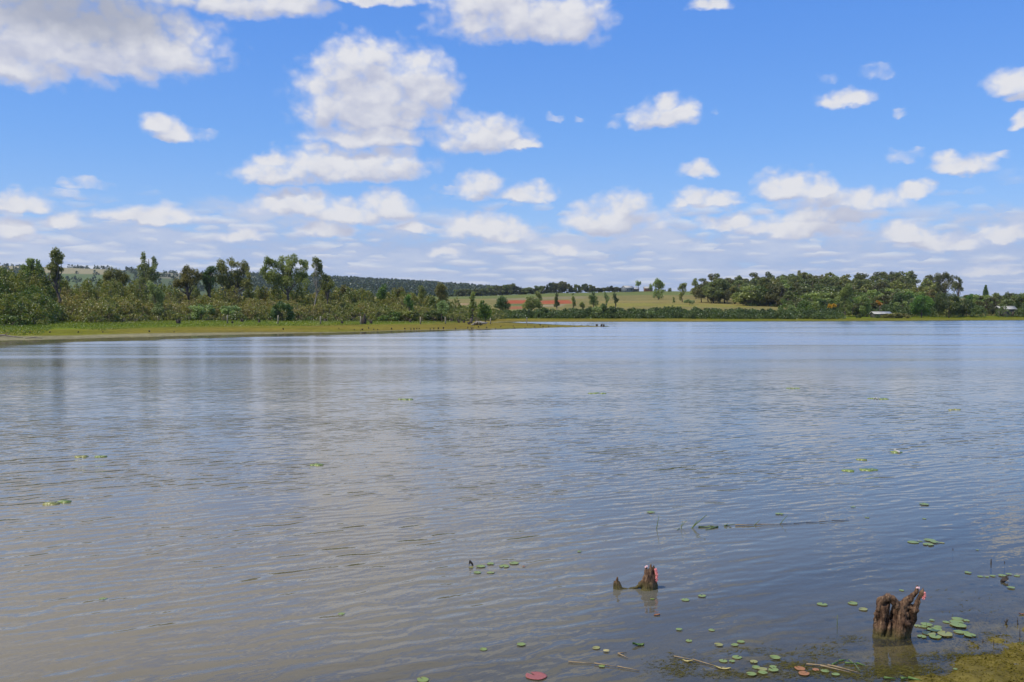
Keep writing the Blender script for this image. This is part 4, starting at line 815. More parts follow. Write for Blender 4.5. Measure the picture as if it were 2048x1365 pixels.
# ------------------------------------------------------------------ buildings
M['wall_grey'] = plain('grey_sheet_wall', (0.22, 0.24, 0.28), (0.28, 0.30, 0.34), 1.5, .6, (1, 1, .2))
M['wall_pale_shaded'] = plain('pale_render_shaded', (0.10, 0.10, 0.09), (0.19, 0.18, 0.16), 2.0, .8)  # pale render darkened all over: the shade on the walls is in its colour
M['wall_red'] = plain('brick_wall', (0.30, 0.13, 0.08), (0.40, 0.19, 0.12), 3.0, .9)
M['roof_white'] = plain('white_sheet_roof', (0.30, 0.29, 0.27), (0.50, 0.49, 0.45), .8, .55)
M['pane'] = plain('dark_glass', (0.02, 0.025, 0.03), (0.04, 0.045, 0.05), 2, .15, spec=.6)
def house(name, label, cat, px_, y, Lx, Ly, hw, hr, wall, roof='roof_white', rz=0.0, windows=3, zoff=0.0, over=.35, door=True):
    x, y, z = place_px(px_, y); e = empty(name, (x, y, z + zoff), rz); tag(e, label, cat)
    g = Geo(); V = [(-Lx/2, -Ly/2, -1), (Lx/2, -Ly/2, -1), (Lx/2, Ly/2, -1), (-Lx/2, Ly/2, -1), (-Lx/2, -Ly/2, hw), (Lx/2, -Ly/2, hw), (Lx/2, Ly/2, hw), (-Lx/2, Ly/2, hw), (-Lx/2, 0, hw + hr), (Lx/2, 0, hw + hr)]
    g.add(V, [(0, 1, 5, 4), (2, 3, 7, 6), (1, 2, 6, 5), (3, 0, 4, 7), (0, 3, 2, 1)], [(5, 6, 9), (7, 4, 8)]); g.build('wall', M[wall], e)
    g = Geo(); t = .12; k = hr / (Ly / 2)
    for s in (-1, 1):
        y1 = s * (Ly/2 + over); z1 = hw - over * k + .05; z0 = hw + hr + .05
        V = [(-Lx/2 - over, y1, z1), (Lx/2 + over, y1, z1), (Lx/2 + over, s * .002, z0), (-Lx/2 - over, s * .002, z0)]; V += [(a, b, c + t) for a, b, c in V]
        g.add(V, [(0, 1, 2, 3), (4, 5, 6, 7), (0, 1, 5, 4), (1, 2, 6, 5), (2, 3, 7, 6), (3, 0, 4, 7)])
    g.build('roof', M[roof], e)
    n = windows
    for k2 in range(n):
        xx = -Lx/2 + Lx * (k2 + .6) / (n + .4); g = Geo(); ww = min(.9, Lx / n * .5); hh_ = hw * .4; zc = hw * .55
        for dx, dz, sx, sz in ((0, hh_/2, ww + .1, .08), (0, -hh_/2, ww + .1, .08), (-ww/2, 0, .08, hh_), (ww/2, 0, .08, hh_)): g.box((xx + dx, -Ly/2 - .03, zc + dz), (sx, .08, sz))
        f = g.build('window', M['wall_pale_shaded'], e); g = Geo(); g.box((xx, -Ly/2 - .015, zc), (ww - .05, .03, hh_ - .05)); g.build('pane', M['pane'], f)
    if door: g = Geo(); g.box((Lx/2 - .8, -Ly/2 - .03, hw * .38), (.8, .06, hw * .76)); g.build('door', M['bark'], e)
    return e
house('lodge', 'low lodge with a long white roof on the lawn by the right-hand shore', 'house', 1761, 291, 5.2, 3.4, 1.25, .55, 'wall_pale_shaded', windows=3)
house('barn', 'grey-walled barn with a white gable roof on the field ridge', 'barn', 1255, 885, 10, 7, 4.0, 1.9, 'wall_grey', rz=.5, windows=2)
house('shed', 'long pale shed roof just right of the barn on the ridge', 'shed', 1270, 892, 7, 5, 2.6, 1.4, 'wall_pale_shaded', windows=2)
house('farmhouse', 'small brick farmhouse half hidden left of the lone field tree', 'house', 1296, 890, 8, 6, 3.0, 1.6, 'wall_red', windows=3, roof='roof_white')
house('cottage', 'white-roofed cottage among the trees at the far right edge', 'house', 2015, 308, 3.6, 3.2, 2.6, 0.8, 'wall_pale_shaded', windows=2)
house('annexe', 'small tilted white roof beside the far right cottage', 'shed', 1999, 309, 1.5, 2.0, 2.9, .5, 'wall_pale_shaded', windows=1, door=False)

# ------------------------------------------------------------------ foreground stumps
def bark_wood():
    m, n, o = new_mat('wet_stump_wood'); tcn = n.node('ShaderNodeTexCoord').outputs['Object']; pz = n.xyz(n.node('ShaderNodeNewGeometry').outputs['Position'])[2]
    f = n.noise(n.v('MULTIPLY', tcn, (1, 1, .22)), 34.0, 5.0, .7); f2 = n.noise(tcn, 9.0, 4.0, .6)
    c = n.ramp(n.m('ADD', n.m('MULTIPLY', f, .6), n.m('MULTIPLY', f2, .4)), [(.37, (.012, .007, .005)), (.46, (.085, .044, .024)), (.56, (.20, .118, .066)), (.67, (.42, .30, .19))])
    damp = n.ss(n.m('ADD', pz, n.m('MULTIPLY', f2, .10)), .17, .05); c = n.mix(damp, c, n.mix(f, (.05, .045, .015), (.13, .105, .03)))
    p = n.node('ShaderNodeBsdfPrincipled'); n.L.new(c, p.inputs['Base Color']); p.inputs['Roughness'].default_value = .75; p.inputs['Specular IOR Level'].default_value = .3
    b = n.node('ShaderNodeBump'); b.inputs['Distance'].default_value = .03; n.L.new(f, b.inputs['Height']); n.L.new(b.outputs[0], p.inputs['Normal']); n.L.new(p.outputs[0], o.inputs[0]); return m
M['stump'] = bark_wood()
def stump(name, label, bx, by, unit, cx, wy, tubes, voxel, amp, seed):
    b = WP(bx, by, 0); g = Geo()
    for t in tubes: g.tube([((q[0] - cx) * unit, q[2] * unit, (wy - q[1]) * unit) for q in t], np.array([q[3] * unit for q in t]), 12)
    o = g.build(name, None); md = o.modifiers.new('r', 'REMESH'); md.mode = 'VOXEL'; md.voxel_size = voxel; md.adaptivity = 0
    dg = bpy.context.evaluated_depsgraph_get(); me = bpy.data.meshes.new_from_object(o.evaluated_get(dg)); old = o.data; o.modifiers.clear(); o.data = me
    n = len(me.vertices); co = np.empty(n * 3, np.float32); me.vertices.foreach_get('co', co); co = co.reshape(-1, 3); no = np.empty(n * 3, np.float32); me.vertex_normals.foreach_get('vector', no); no = no.reshape(-1, 3)
    d = np.array([mnoise.noise(Vector((p[0] * 55 + seed, p[1] * 55, p[2] * 9))) * .6 + mnoise.noise(Vector((p[0] * 22, p[1] * 22 + seed, p[2] * 16))) * 1.0 + abs(mnoise.noise(Vector((p[0] * 90, p[1] * 90, p[2] * 60)))) * .5 for p in co])
    co = co + no * (d * amp)[:, None]; me.vertices.foreach_set('co', co.astype(np.float32).ravel()); me.polygons.foreach_set('use_smooth', np.ones(len(me.polygons), bool)); me.materials.clear(); me.materials.append(M['stump']); me.update()
    bpy.data.meshes.remove(old); o.location = b; tag(o, label, 'stump'); return o, b
U1 = 0.4372e-3
s1, B1 = stump('tree_stump', 'large hollow rotten stump with a slit hole standing in the water at the lower right', 1783, 1274, U1, 450, 1200, [
 [(150,1330,0,85),(160,1150,10,78),(170,1000,20,72),(190,750,20,72),(205,600,20,75),(260,440,40,80)],
 [(330,1330,60,120),(330,1150,60,110),(330,1020,60,95),(345,900,60,60)],
 [(470,1330,-20,130),(480,1180,-20,115),(500,1060,-20,95),(510,950,-10,75),(515,850,0,55)],
 [(560,560,20,95),(640,560,20,100),(720,560,30,95),(800,560,40,85),(880,580,40,70)],
 [(600,760,20,100),(700,740,40,110),(800,760,50,100),(860,780,50,80)],
 [(690,1330,40,125),(700,1100,40,125),(730,950,40,115),(760,830,40,105)],
 [(170,540,0,60),(250,420,0,85),(330,380,0,80),(430,390,0,85),(520,470,0,80),(590,560,10,75)],
 [(300,350,10,40),(360,330,10,40),(450,345,10,38)],
 [(200,1330,-60,60),(215,1100,-60,52),(240,900,-60,54),(270,680,-50,58),(270,540,-30,75)],
 [(330,1330,-80,65),(350,1150,-75,55),(370,1000,-70,45),(400,830,-60,24)],
 [(360,1000,60,46),(362,800,50,38),(352,600,20,40),(345,500,0,60)],
 [(525,1000,0,55),(530,800,0,46),(535,600,0,54),(540,500,0,70)],
 [(560,1330,-60,115),(590,1100,-60,110),(610,950,-60,105),(640,800,-60,80),(640,640,-20,85),(640,540,0,75)],
 [(640,850,-110,60),(720,885,-150,55),(775,890,-170,32)],
 [(770,1330,60,80),(800,1150,60,75),(850,1000,60,78),(890,800,40,88),(900,640,20,95)],
 [(680,1330,150,130),(700,900,150,120),(720,650,100,90)],
 [(690,600,20,85),(770,480,30,78),(850,390,30,62),(910,330,30,48),(955,260,30,36),(975,180,30,28),(985,110,30,8)],
 [(920,620,0,72),(960,500,0,45),(1020,380,0,38),(1060,300,0,32),(1085,220,0,22),(1105,140,0,7)],
 [(250,1330,200,110),(260,900,200,90),(300,700,160,60),(300,560,100,60)],
 [(560,1330,220,110),(560,900,220,85),(590,700,150,75),(600,560,80,70)],
 [(430,1330,200,95),(430,1000,200,85),(430,880,200,60)],
 [(160,640,-10,40),(160,560,-10,40),(165,500,-10,28)],
 [(60,690,-20,14),(95,720,-20,28),(115,800,-10,34),(110,900,0,34)],
 [(60,1190,-60,30),(250,1215,-110,40),(430,1215,-120,45),(600,1215,-110,40),(740,1200,-60,30)],
 [(840,620,-60,60),(900,600,-70,60),(960,620,-50,55)]], .0056, .014, 3)
s2, B2 = stump('tree_stump', 'mid-water stump with a flat tapering body and jagged spikes holding pink eggs', 1298.7, 1177.6, .71e-3, 900, 740, [
 [(880,860,0,120),(885,740,0,112),(888,640,0,100),(892,540,0,78),(890,460,0,52)],
 [(970,860,20,60),(972,700,20,52),(968,600,20,45),(968,480,10,28),(965,385,0,7)],
 [(905,520,0,48),(915,450,0,34),(920,410,0,20),(926,368,0,6)],
 [(855,500,0,42),(852,450,0,26),(850,415,0,14)],
 [(830,640,0,50),(780,675,0,44),(730,708,0,30),(680,727,0,21),(620,742,0,14),(560,748,0,12),(500,745,10,18)],
 [(760,765,-60,40),(860,775,-100,50),(960,770,-70,40)]], .0065, .008, 8)
s3, B3 = stump('tree_stump', 'small split stump with two points left of the mid-water stump', 1180 + 430 / 7.58, 1178, .71e-3, 430, 745, [
 [(395,860,0,40),(395,740,0,36),(400,650,0,34),(410,600,0,20),(420,562,0,6)],
 [(440,860,0,62),(432,760,0,60),(428,690,0,46),(418,630,0,28)],
 [(365,860,0,16),(364,740,0,13),(361,608,0,4)],
 [(470,800,0,38),(465,720,0,26),(450,660,0,16)],
 [(480,760,0,30),(520,748,0,20),(570,744,0,8)]], .0065, .007, 12)
# snail egg clusters
M['eggs'] = plain('pink_snail_eggs', (0.80, 0.17, 0.17), (0.92, 0.33, 0.30), 120, .5, c3=(.9, .55, .52))
M['eggs_pale'] = plain('pale_pink_eggs', (0.80, 0.42, 0.42), (0.88, 0.66, 0.64), 120, .5)
def eggs(label, base, path, rad, mat, seed, egg=.0045):
    rg = np.random.default_rng(seed); path = np.array(path); bm = bmesh.new()
    L_ = np.concatenate([[0], np.cumsum(np.linalg.norm(np.diff(path, axis=0), axis=1))]); n = int(L_[-1] / egg * 5.5) + 14
    for k in range(n):
        s = rg.uniform(0, L_[-1]); c = np.array([np.interp(s, L_, path[:, i]) for i in range(3)]); e = math.sin(math.pi * (.12 + .76 * s / L_[-1])); d = rg.normal(size=3); d /= np.linalg.norm(d)
        q = c + d * rad * (.55 + .45 * e) * rg.uniform(.6, 1)
        geom = bmesh.ops.create_icosphere(bm, subdivisions=1, radius=egg * rg.uniform(.85, 1.2)); bmesh.ops.translate(bm, verts=geom['verts'], vec=Vector(q))
    me = bpy.data.meshes.new('egg_cluster'); bm.to_mesh(me); bm.free(); me.materials.append(M[mat]); me.polygons.foreach_set('use_smooth', np.ones(len(me.polygons), bool))
    o = bpy.data.objects.new('egg_cluster', me); COL.objects.link(o); o.location = base; tag(o, label, 'snail eggs', 'pink snail egg clusters on the stumps')
def s1p(X_, Y_, d=0): return ((X_ - 450) * U1, d * U1, (1200 - Y_) * U1)
def s2p(X_, Y_, d=0): return ((X_ - 900) * .71e-3, d * .71e-3, (740 - Y_) * .71e-3)
eggs('bright pink egg cluster on the right spike of the large hollow stump', B1, [s1p(1112, 250, -30), s1p(1112, 310, -30), s1p(1098, 385, -30)], .016, 'eggs', 1)
eggs('small pale pink egg cluster on the left spike tip of the large hollow stump', B1, [s1p(962, 165, 0), s1p(1012, 160, 0), s1p(1012, 190, 0)], .008, 'eggs_pale', 2)
eggs('long coral-pink egg strip down the right side of the mid-water stump', B2, [s2p(985, 430, -20), s2p(998, 470, -25), s2p(1008, 530, -25), s2p(1004, 580, -25), s2p(1008, 628, -22)], .017, 'eggs', 3)
eggs('small pale pink egg cluster on the left top of the mid-water stump', B2, [s2p(838, 408, -10), s2p(868, 400, -10)], .012, 'eggs_pale', 4)

# ------------------------------------------------------------------ lily pads
def pad_mat():
    m, n, o = new_mat('lily_pad_green'); tcn = n.node('ShaderNodeTexCoord').outputs['Object']; ri = n.node('ShaderNodeObjectInfo').outputs['Random']
    f = n.noise(n.v('ADD', tcn, n.comb(ri, ri, ri)), 16.0, 4.0, .6); c = n.ramp(f, [(.35, (.12, .18, .03)), (.55, (.19, .25, .05)), (.72, (.30, .31, .08))])
    rad = n.v('LENGTH', tcn); vx, vy, _z = n.xyz(tcn); vein = n.m('ABSOLUTE', n.m('SINE', n.m('MULTIPLY', n.m('ARCTAN2', vy, vx), 7.0)))
    c = n.mix(n.ss(vein, .16, .0, 0, .35), c, (.33, .36, .13))
    c = n.mix(n.m('MULTIPLY', n.ss(n.m('ADD', rad, n.m('MULTIPLY', f, .5)), 1.08, 1.32), n.ss(ri, .2, .6, .25, .9)), c, (.20, .12, .03))
    c = n.mix(n.ss(ri, .7, 1.0, 0, .6), c, (.30, .24, .07))
    p = n.node('ShaderNodeBsdfPrincipled'); n.L.new(c, p.inputs['Base Color']); p.inputs['Roughness'].default_value = .38; n.L.new(p.outputs[0], o.inputs[0]); return m
M['pad'] = pad_mat(); M['pad_brown'] = plain('withered_pad', (.22, .09, .035), (.40, .19, .08), 20, .6); M['pad_red'] = plain('dark_red_pad', (.22, .055, .05), (.38, .12, .10), 14, .4)
M['pad_tan'] = plain('yellowed_pad', (.34, .28, .10), (.46, .40, .18), 14, .6); M['leafgreen'] = plain('floating_leaf_green', (.05, .10, .02), (.12, .19, .05), 14, .5)
def pad_mesh(seed, r=1.0):
    rg = np.random.default_rng(seed); n = 26; nt = rg.uniform(.10, .28); th = np.linspace(nt, 2 * math.pi - nt, n); rim = 1 + .05 * np.sin(th * 2 + rg.uniform(0, 6)) + .03 * np.sin(th * 5 + rg.uniform(0, 6)) + rg.normal(0, .012, n)
    up = .03 + .05 * (rg.random() < .4) * np.clip(np.sin(th + rg.uniform(0, 6)), 0, 1); V = [(0, 0, .035)]; F = []
    for ring, rf in ((0, .5), (1, .85), (2, 1.0)):
        for k in range(n):
            z = .035 + (.015 if ring < 2 else up[k] if np.ndim(up) else up); V.append((rim[k] * rf * math.cos(th[k]), rim[k] * rf * math.sin(th[k]), z))
    T = [(0, 1 + k, 2 + k) for k in range(n - 1)]; Q = []
    for ring in (0, 1):
        for k in range(n - 1): a = 1 + ring * n + k; Q.append((a, a + n, a + n + 1, a + 1))
    m_ = len(V); V2 = V + [(x, y, z - .03) for x, y, z in V]; T2 = T + [(a + m_, c + m_, b + m_) for a, b, c in T]; Q2 = Q + [(a + m_, d + m_, c + m_, b + m_) for a, b, c, d in Q]
    bl = [0] + [1 + ring * n for ring in range(3)]; 
    rimi = [1 + 2 * n + k for k in range(n)]; loop = [0, 1, 1 + n] + rimi + [2 * n, n][::-1] if False else None
    for k in range(n - 1): a = rimi[k]; Q2.append((a, a + m_, a + 1 + m_, a + 1))
    return V2, Q2, T2
PADM = []
for k in range(6):
    V_, Q_, T_ = pad_mesh(k); o = mk('lily_pad', V_, [np.array(Q_), np.array(T_)], M['pad']); PADM.append(o.data); bpy.data.objects.remove(o)
npad = [0]
PADW = {}
def pad(px_, py_, wpx, label, group=None, mat=None, name='lily_pad', cat='lily pad', squash=1.0, z=0.004):
    w = WP(px_, py_, 0); r = wpx * w[1] / FPX / 2; k = npad[0]; npad[0] += 1
    me = PADM[k % 6]; r *= .82
    if mat: me = PADW.setdefault((k % 6, mat), None) or me.copy()
    if mat and PADW[(k % 6, mat)] is None: me.materials.clear(); me.materials.append(M[mat]); PADW[(k % 6, mat)] = me
    o = bpy.data.objects.new(name, me); COL.objects.link(o); o.location = (w[0], w[1], z + .0012 * (k % 5)); o.scale = (r, r * squash, min(r, .1) * .9); o.rotation_euler = (0, 0, rr.uniform(0, 6.28)); tag(o, label, cat, group); return o
ORD = ['leftmost', 'second from left', 'third from left', 'fourth from left', 'fifth from left', 'sixth from left', 'seventh from left', 'eighth from left', 'rightmost']
A7 = (5.565, 1680, 1140); A2 = (4.267, 1280, 1160); A8 = (4.79, 880, 1080); A3 = (5.687, 1700, 960)
def cluster(where, sc_, pts, group):
    s, ox, oy = sc_; pts = sorted(pts)
    for k, (X_, Y_, w_) in enumerate(pts):
        o_ = ORD[k] if k < len(pts) - 1 or len(pts) == 9 else 'rightmost'
        pad(ox + X_ / s, oy + Y_ / s, w_ / s, f'lily pad, {o_} {where}', group)
cluster('in the row near the right edge beyond the large stump', A7, [(1565,77,80),(1635,83,60),(1700,73,80),(1805,70,105),(1880,55,80),(1968,70,85)], 'lily pads in the row near the right edge')
cluster('of the overlapping cluster touching the large stump', A7, [(865,630,100),(965,618,150),(935,640,90),(1090,645,110),(1055,672,190),(990,713,170),(1170,725,200),(910,748,120),(1060,750,165)], 'overlapping lily pads right of the large stump')
cluster('of the pile right of the large stump cluster', A7, [(1180,585,90),(1310,556,150),(1405,568,90),(1300,592,190),(1320,626,200),(1250,612,90)], 'piled lily pads right of the large stump')
cluster('of the browning trio below the pile', A7, [(1330,698,150),(1400,708,110),(1445,735,150)], 'browning lily pads')
cluster('of the tight group at the bottom edge right of centre', A2, [(990,750,90),(1045,768,100),(1135,750,80),(1140,777,105),(1048,797,95),(950,812,105)], 'lily pads in the tight bottom group')
cluster('of the loose scatter at mid right of the stumps', A3, [(720,713,150),(800,703,60),(905,692,150),(965,716,120),(1045,720,70),(890,740,150)], 'lily pads in the far right-hand group')
cluster('of the small group left of the mid-water stump', A8, [(297,268,55),(390,260,110),(485,235,90),(615,258,120),(710,228,115),(357,318,95),(485,318,90)], 'lily pads left of the mid-water stump')
for sc_, X_, Y_, w_, l in [
 (A7,1425,37,90,'single green lily pad above the left end of the right-edge row'),(A7,1903,205,100,'single green lily pad under the curled brown leaf'),(A7,685,232,70,'thin green lily pad behind the large stump'),
 (A7,142,378,135,'upper green lily pad left of the large stump'),(A7,257,445,125,'lower green lily pad beside the left side of the large stump'),(A7,1025,566,70,'small lily pad just above the cluster by the large stump'),
 (A7,1285,1115,60,'small yellow-green pad stuck on the algae at the lower right'),(A7,1435,1200,70,'green pad lying on the algae near the bottom right corner'),
 (A2,388,175,85,'green lily pad right of the mid-water stump, nearer one'),(A2,530,142,85,'green lily pad right of the mid-water stump, farther one'),(A2,105,170,45,'small lily pad in the reflection of the mid-water stump'),
 (A2,335,430,70,'small lily pad below the mid-water stump, left of a pair'),(A2,612,432,70,'small lily pad below the mid-water stump, right of a pair'),(A2,418,525,70,'small pale lily pad below the pair under the mid-water stump'),
 (A2,860,533,80,'top lily pad of three in a triangle near the bottom centre'),(A2,672,560,90,'left lily pad of three in a triangle near the bottom centre'),(A2,808,562,80,'lower right lily pad of the triangle near the bottom centre'),
 (A2,828,665,105,'notched lily pad above the tight bottom group'),(A2,710,697,90,'dull lily pad half under water near the bottom, left one'),(A2,785,700,65,'dull small lily pad half under water near the bottom, right one'),
 (A2,972,705,85,'single lily pad directly above the tight bottom group'),(A2,1153,670,110,'notched lily pad right above the tight bottom group'),(A2,1555,213,105,'single lily pad midway between the two stumps'),
 (A2,1580,783,90,'green pad beside the orange dead leaves'),(A2,1670,812,80,'pale green pad right of the orange dead leaves'),
 (A8,1335,117,50,'tiny lily pad far above the mid-water stump left side'),(A8,778,1010,105,'bright lily pad near the bottom, right of a pair'),(A8,415,1053,90,'bright lily pad near the bottom, left of a pair'),(A8,1497,1040,95,'lily pad near the bottom left of the dark green leaf'),(A8,1553,1217,75,'small lily pad on the submerged straw at the bottom'),
 (A3,35,312,70,'small far lily pad high above the large stump'),(A3,845,283,130,'far lily pad with a curled middle at the right'),(A3,845,445,60,'tiny far lily pad under the curled one'),(A3,195,432,60,'tiny far lily pad above the large stump'),(A3,1450,803,45,'tiny lily pad left of the emergent twig near the right edge'),
 ((4.876,1280,1000),105,125,100,'pale lily pad above the leftmost reed'),((4.876,1280,1000),1360,142,95,'small lily pad above the right reeds'),
 ((1,0,0),846,1361,30,'bright lily pad cut by the bottom edge left of centre'),((1,0,0),683,1229,17,'single small lily pad on the open water left of centre'),((1,0,0),206,1199,19,'single small lily pad on the open water at lower left')]:
    pad(sc_[1] + X_ / sc_[0], sc_[2] + Y_ / sc_[0], w_ / sc_[0], l)
pad(880 + 803 / 4.79, 1080 + 260 / 4.79, 8, 'tiny orange pad at the right end of the small group', None, 'pad_brown')
pad(880 + 1595 / 4.79, 1080 + 1070 / 4.79, 16, 'tan withered pad beside the lily pad left of the dark green leaf', None, 'pad_tan')
pad(1072, 1353.5, 54, 'large dark red lily pad at the bottom edge near the centre', None, 'pad_red', squash=.9)
pad(1280 + 1365 / 4.267, 1160 + 762 / 4.267, 26, 'orange-brown dead leaf, upper left of three near the bottom', None, 'pad_brown', 'dead_leaf', 'dead leaf')
pad(1280 + 1400 / 4.267, 1160 + 805 / 4.267, 27, 'orange-brown dead leaf, lowest of three near the bottom', None, 'pad_brown', 'dead_leaf', 'dead leaf')
pad(1280 + 1500 / 4.267, 1160 + 775 / 4.267, 17, 'crumpled orange dead leaf, rightmost of three near the bottom', None, 'pad_brown', 'dead_leaf', 'dead leaf')
# floating mats far out
def weed_mat_obj(px_, py_, wpx, label, flower=False):
    w = WP(px_, py_, 0); k = w[1] / FPX; W_ = wpx * k * .8; e = empty('floating_weed', w); tag(e, label, 'floating weed'); g = Geo(); rg = np.random.default_rng(int(px_))
    for q in range(int(4 + wpx * .3)):
        r = rg.uniform(.05, .09); th = np.linspace(0, 6.28, 9)[:-1]; cx_, cy_ = rg.uniform(-.5, .5) * W_, rg.normal(0, .14 * W_)
        V_ = [(cx_, cy_, .014)] + [(cx_ + r * math.cos(t) * rg.uniform(.8, 1.1), cy_ + r * math.sin(t), .008 + .012 * rg.random()) for t in th] ; g.add(V_ + [(a, b, -.02) for a, b, c in V_[1:]], [(1 + i_, 9 + i_, 9 + (i_ + 1) % 8, 1 + (i_ + 1) % 8) for i_ in range(8)], [(0, 1 + i_, 1 + (i_ + 1) % 8) for i_ in range(8)], t=rg.uniform(.2, .9))
    g.build('weed_leaves', M['pad'], e)
    if flower:
        g = Geo()
        for q in range(6): x_, y_ = rg.uniform(-.12, .12) * W_, rg.normal(0, .08); g.tube([(x_, y_, 0), (x_, y_, .03), (x_, y_, .045)], [.018, .032, .012], 6)
        g.build('flower', M['roof_white'], e)
for a in [(1585,777,30,'flat weed patch with white flowers far out, left of two',True),(1752,798,52,'long weed patch with white flowers far out, right of two',True),(812,799,32,'thin weed patch far out on the left half of the lake'),(1195,787,38,'faint thin weed patch far out at the lake centre'),(1911,820,26,'dark thin weed patch far out near the right edge'),(1722,920,13,'tiny weed patch, upper of three at mid right'),(1697,942,16,'tiny weed patch, lower left of three at mid right'),(1737,940,32,'weed patch, lower right of three at mid right'),(1795,905,16,'pale folded weed leaf alone at mid right',True),(633,931,22,'green weed patch alone in the left half'),(162,914,24,'green weed patch at the left, darker of a pair'),(200,914,20,'yellowish weed patch at the left, right of a pair'),(100,1008,22,'yellowish weed patch near the left edge, lower left of a pair'),(130,1004,16,'small weed patch near the left edge, upper right of a pair')]:
    weed_mat_obj(*a)

# ------------------------------------------------------------------ reeds, straws, twigs
M['reed'] = plain('reed_green', (.06, .10, .03), (.16, .20, .07), 10, .6); M['straw'] = plain('dry_straw', (.20, .14, .08), (.33, .25, .15), 12, .8)
def line3(px0, py0, px1, py1, w0=3.0, up=True):
    """stem rooted at water pixel 0 whose tip shows at pixel 1; up: standing, else floating"""
    a = WP(px0, py0, 0); 
    if up: k = a[1] / FPX; return np.array([[0, 0, -.15], [0, 0, 0], [(px1 - px0) * k * .45, 0, (py0 - py1) * k * .5], [(px1 - px0) * k, 0, (py0 - py1) * k * 1.03]]), a
    b = WP(px1, py1, 0); return np.array([[0, 0, .004], list(b - a)]) + np.array([0, 0, .008]), a
def stem(name, label, cat, segs, rad, mat, group=None):
    g = Geo(); a0 = None
    for (p0, q0, p1, q1, up) in segs:
        P, a = line3(p0, q0, p1, q1, up=up)
        if a0 is None: a0 = a
        P = P + (a - a0); n = len(P); g.tube(P, np.linspace(rad, rad * .35, n), 5)
    o = g.build(name, M[mat]); o.location = a0; tag(o, label, cat, group)
r7 = lambda X_, Y_: (1680 + X_ / 5.565, 1140 + Y_ / 5.565); r2 = lambda X_, Y_: (1280 + X_ / 4.267, 1160 + Y_ / 4.267); rw = lambda X_, Y_: (1280 + X_ / 4.876, 1000 + Y_ / 4.876); r8 = lambda X_, Y_: (880 + X_ / 4.79, 1080 + Y_ / 4.79); r3 = lambda X_, Y_: (1700 + X_ / 5.687, 960 + Y_ / 5.687)
stem('reed', 'leftmost upright reed blade in the reed line on the open water', 'reed', [(*rw(162,285), *rw(185,155), True)], .008, 'reed')
stem('reed', 'forked pale reed, second in the reed line', 'reed', [(*rw(400,285), *rw(415,210), True), (*rw(400,268), *rw(455,198), True), (*rw(385,285), *rw(360,300), False)], .007, 'reed')
stem('reed', 'longest slanting reed blade in the reed line', 'reed', [(*rw(505,278), *rw(652,150), True), (*rw(508,278), *rw(560,205), True)], .012, 'reed')
stem('reed', 'bent reed leaves lying flat on the water right of the longest blade', 'reed', [(*rw(570,272), *rw(760,272), False), (*rw(760,268), *rw(660,250), True), (*rw(760,270), *rw(640,296), False)], .013, 'reed')
stem('reed', 'low looping reed tuft in the middle of the reed line', 'reed', [(*rw(822,258), *rw(860,232), True), (*rw(830,255), *rw(925,238), True), (*rw(822,258), *rw(870,255), False)], .009, 'reed')
stem('reed', 'floating dark reed stem lying between the looping tuft and the right blades', 'reed', [(*rw(930,252), *rw(1120,248), False), (*rw(1120,248), *rw(1430,243), False)], .008, 'straw')
stem('reed', 'thin slanting reed blade, left of two near the right end', 'reed', [(*rw(1115,250), *rw(1172,196), True)], .007, 'reed')
stem('reed', 'thin slanting reed blade, right of two near the right end', 'reed', [(*rw(1365,238), *rw(1437,155), True)], .008, 'reed')
stem('reed', 'long drifting stem forming the right end of the reed line', 'reed', [(*rw(1365,243), *rw(1500,240), False), (*rw(1500,240), *rw(1620,225), False), (*rw(1620,228), *rw(1750,224), False), (*rw(1750,224), *rw(1870,212), False), (*rw(1870,210), *rw(2040,205), False)], .006, 'deadwood')
stem('reed', 'single thin green reed standing left of the large stump', 'reed', [(*r2(1683,385), *r2(1683,300), True)], .005, 'reed')
stem('grass_stem', 'bundle of brown straws floating between the dead leaves and the large stump', 'straw', [(*r2(1420,730), *r2(1640,745), False), (*r2(1640,745), *r2(1870,800), False), (*r2(1540,742), *r2(1800,800), False), (*r2(1600,738), *r2(1720,760), False)], .008, 'straw')
stem('grass_stem', 'bent green grass leaf over the brown straws', 'grass leaf', [(*r2(1640,735), *r2(1700,702), False), (*r2(1700,702), *r2(1760,690), False), (*r2(1750,720), *r2(1850,722), False), (*r2(1850,722), *r2(1922,742), False)], .010, 'leafgreen')
stem('grass_stem', 'pale grass stem slanting down beside the green grass leaf', 'grass stem', [(*r2(1780,692), *r2(1830,725), False), (*r2(1830,725), *r2(1880,790), False)], .006, 'reed')
stem('grass_stem', 'long faint stem drifting at the bottom left of the tight pad group', 'grass stem', [(*r2(290,663), *r2(450,690), False), (*r2(450,690), *r2(700,760), False)], .006, 'straw')
stem('grass_stem', 'long straw floating at the bottom right of the dark red pad', 'straw', [(*r8(1230,1180), *r8(1480,1195), False), (*r8(1480,1195), *r8(1700,1225), False), (*r8(1700,1225), *r8(1910,1262), False)], .006, 'straw')
stem('grass_stem', 'v-shaped broken straw left below the dark green leaf', 'straw', [(*r8(1705,1100), *r8(1790,1085), False), (*r8(1705,1100), *r8(1800,1142), False)], .007, 'straw')
stem('grass_stem', 'broad green grass blade lying at the bottom edge left of the corner algae', 'grass leaf', [(*r7(680,1222), *r7(760,1215), False), (*r7(760,1215), *r7(940,1250), False)], .013, 'leafgreen')
stem('grass_stem', 'short green grass blade below the large stump reflection', 'grass leaf', [(*r7(490,1215), *r7(620,1222), False)], .011, 'leafgreen')
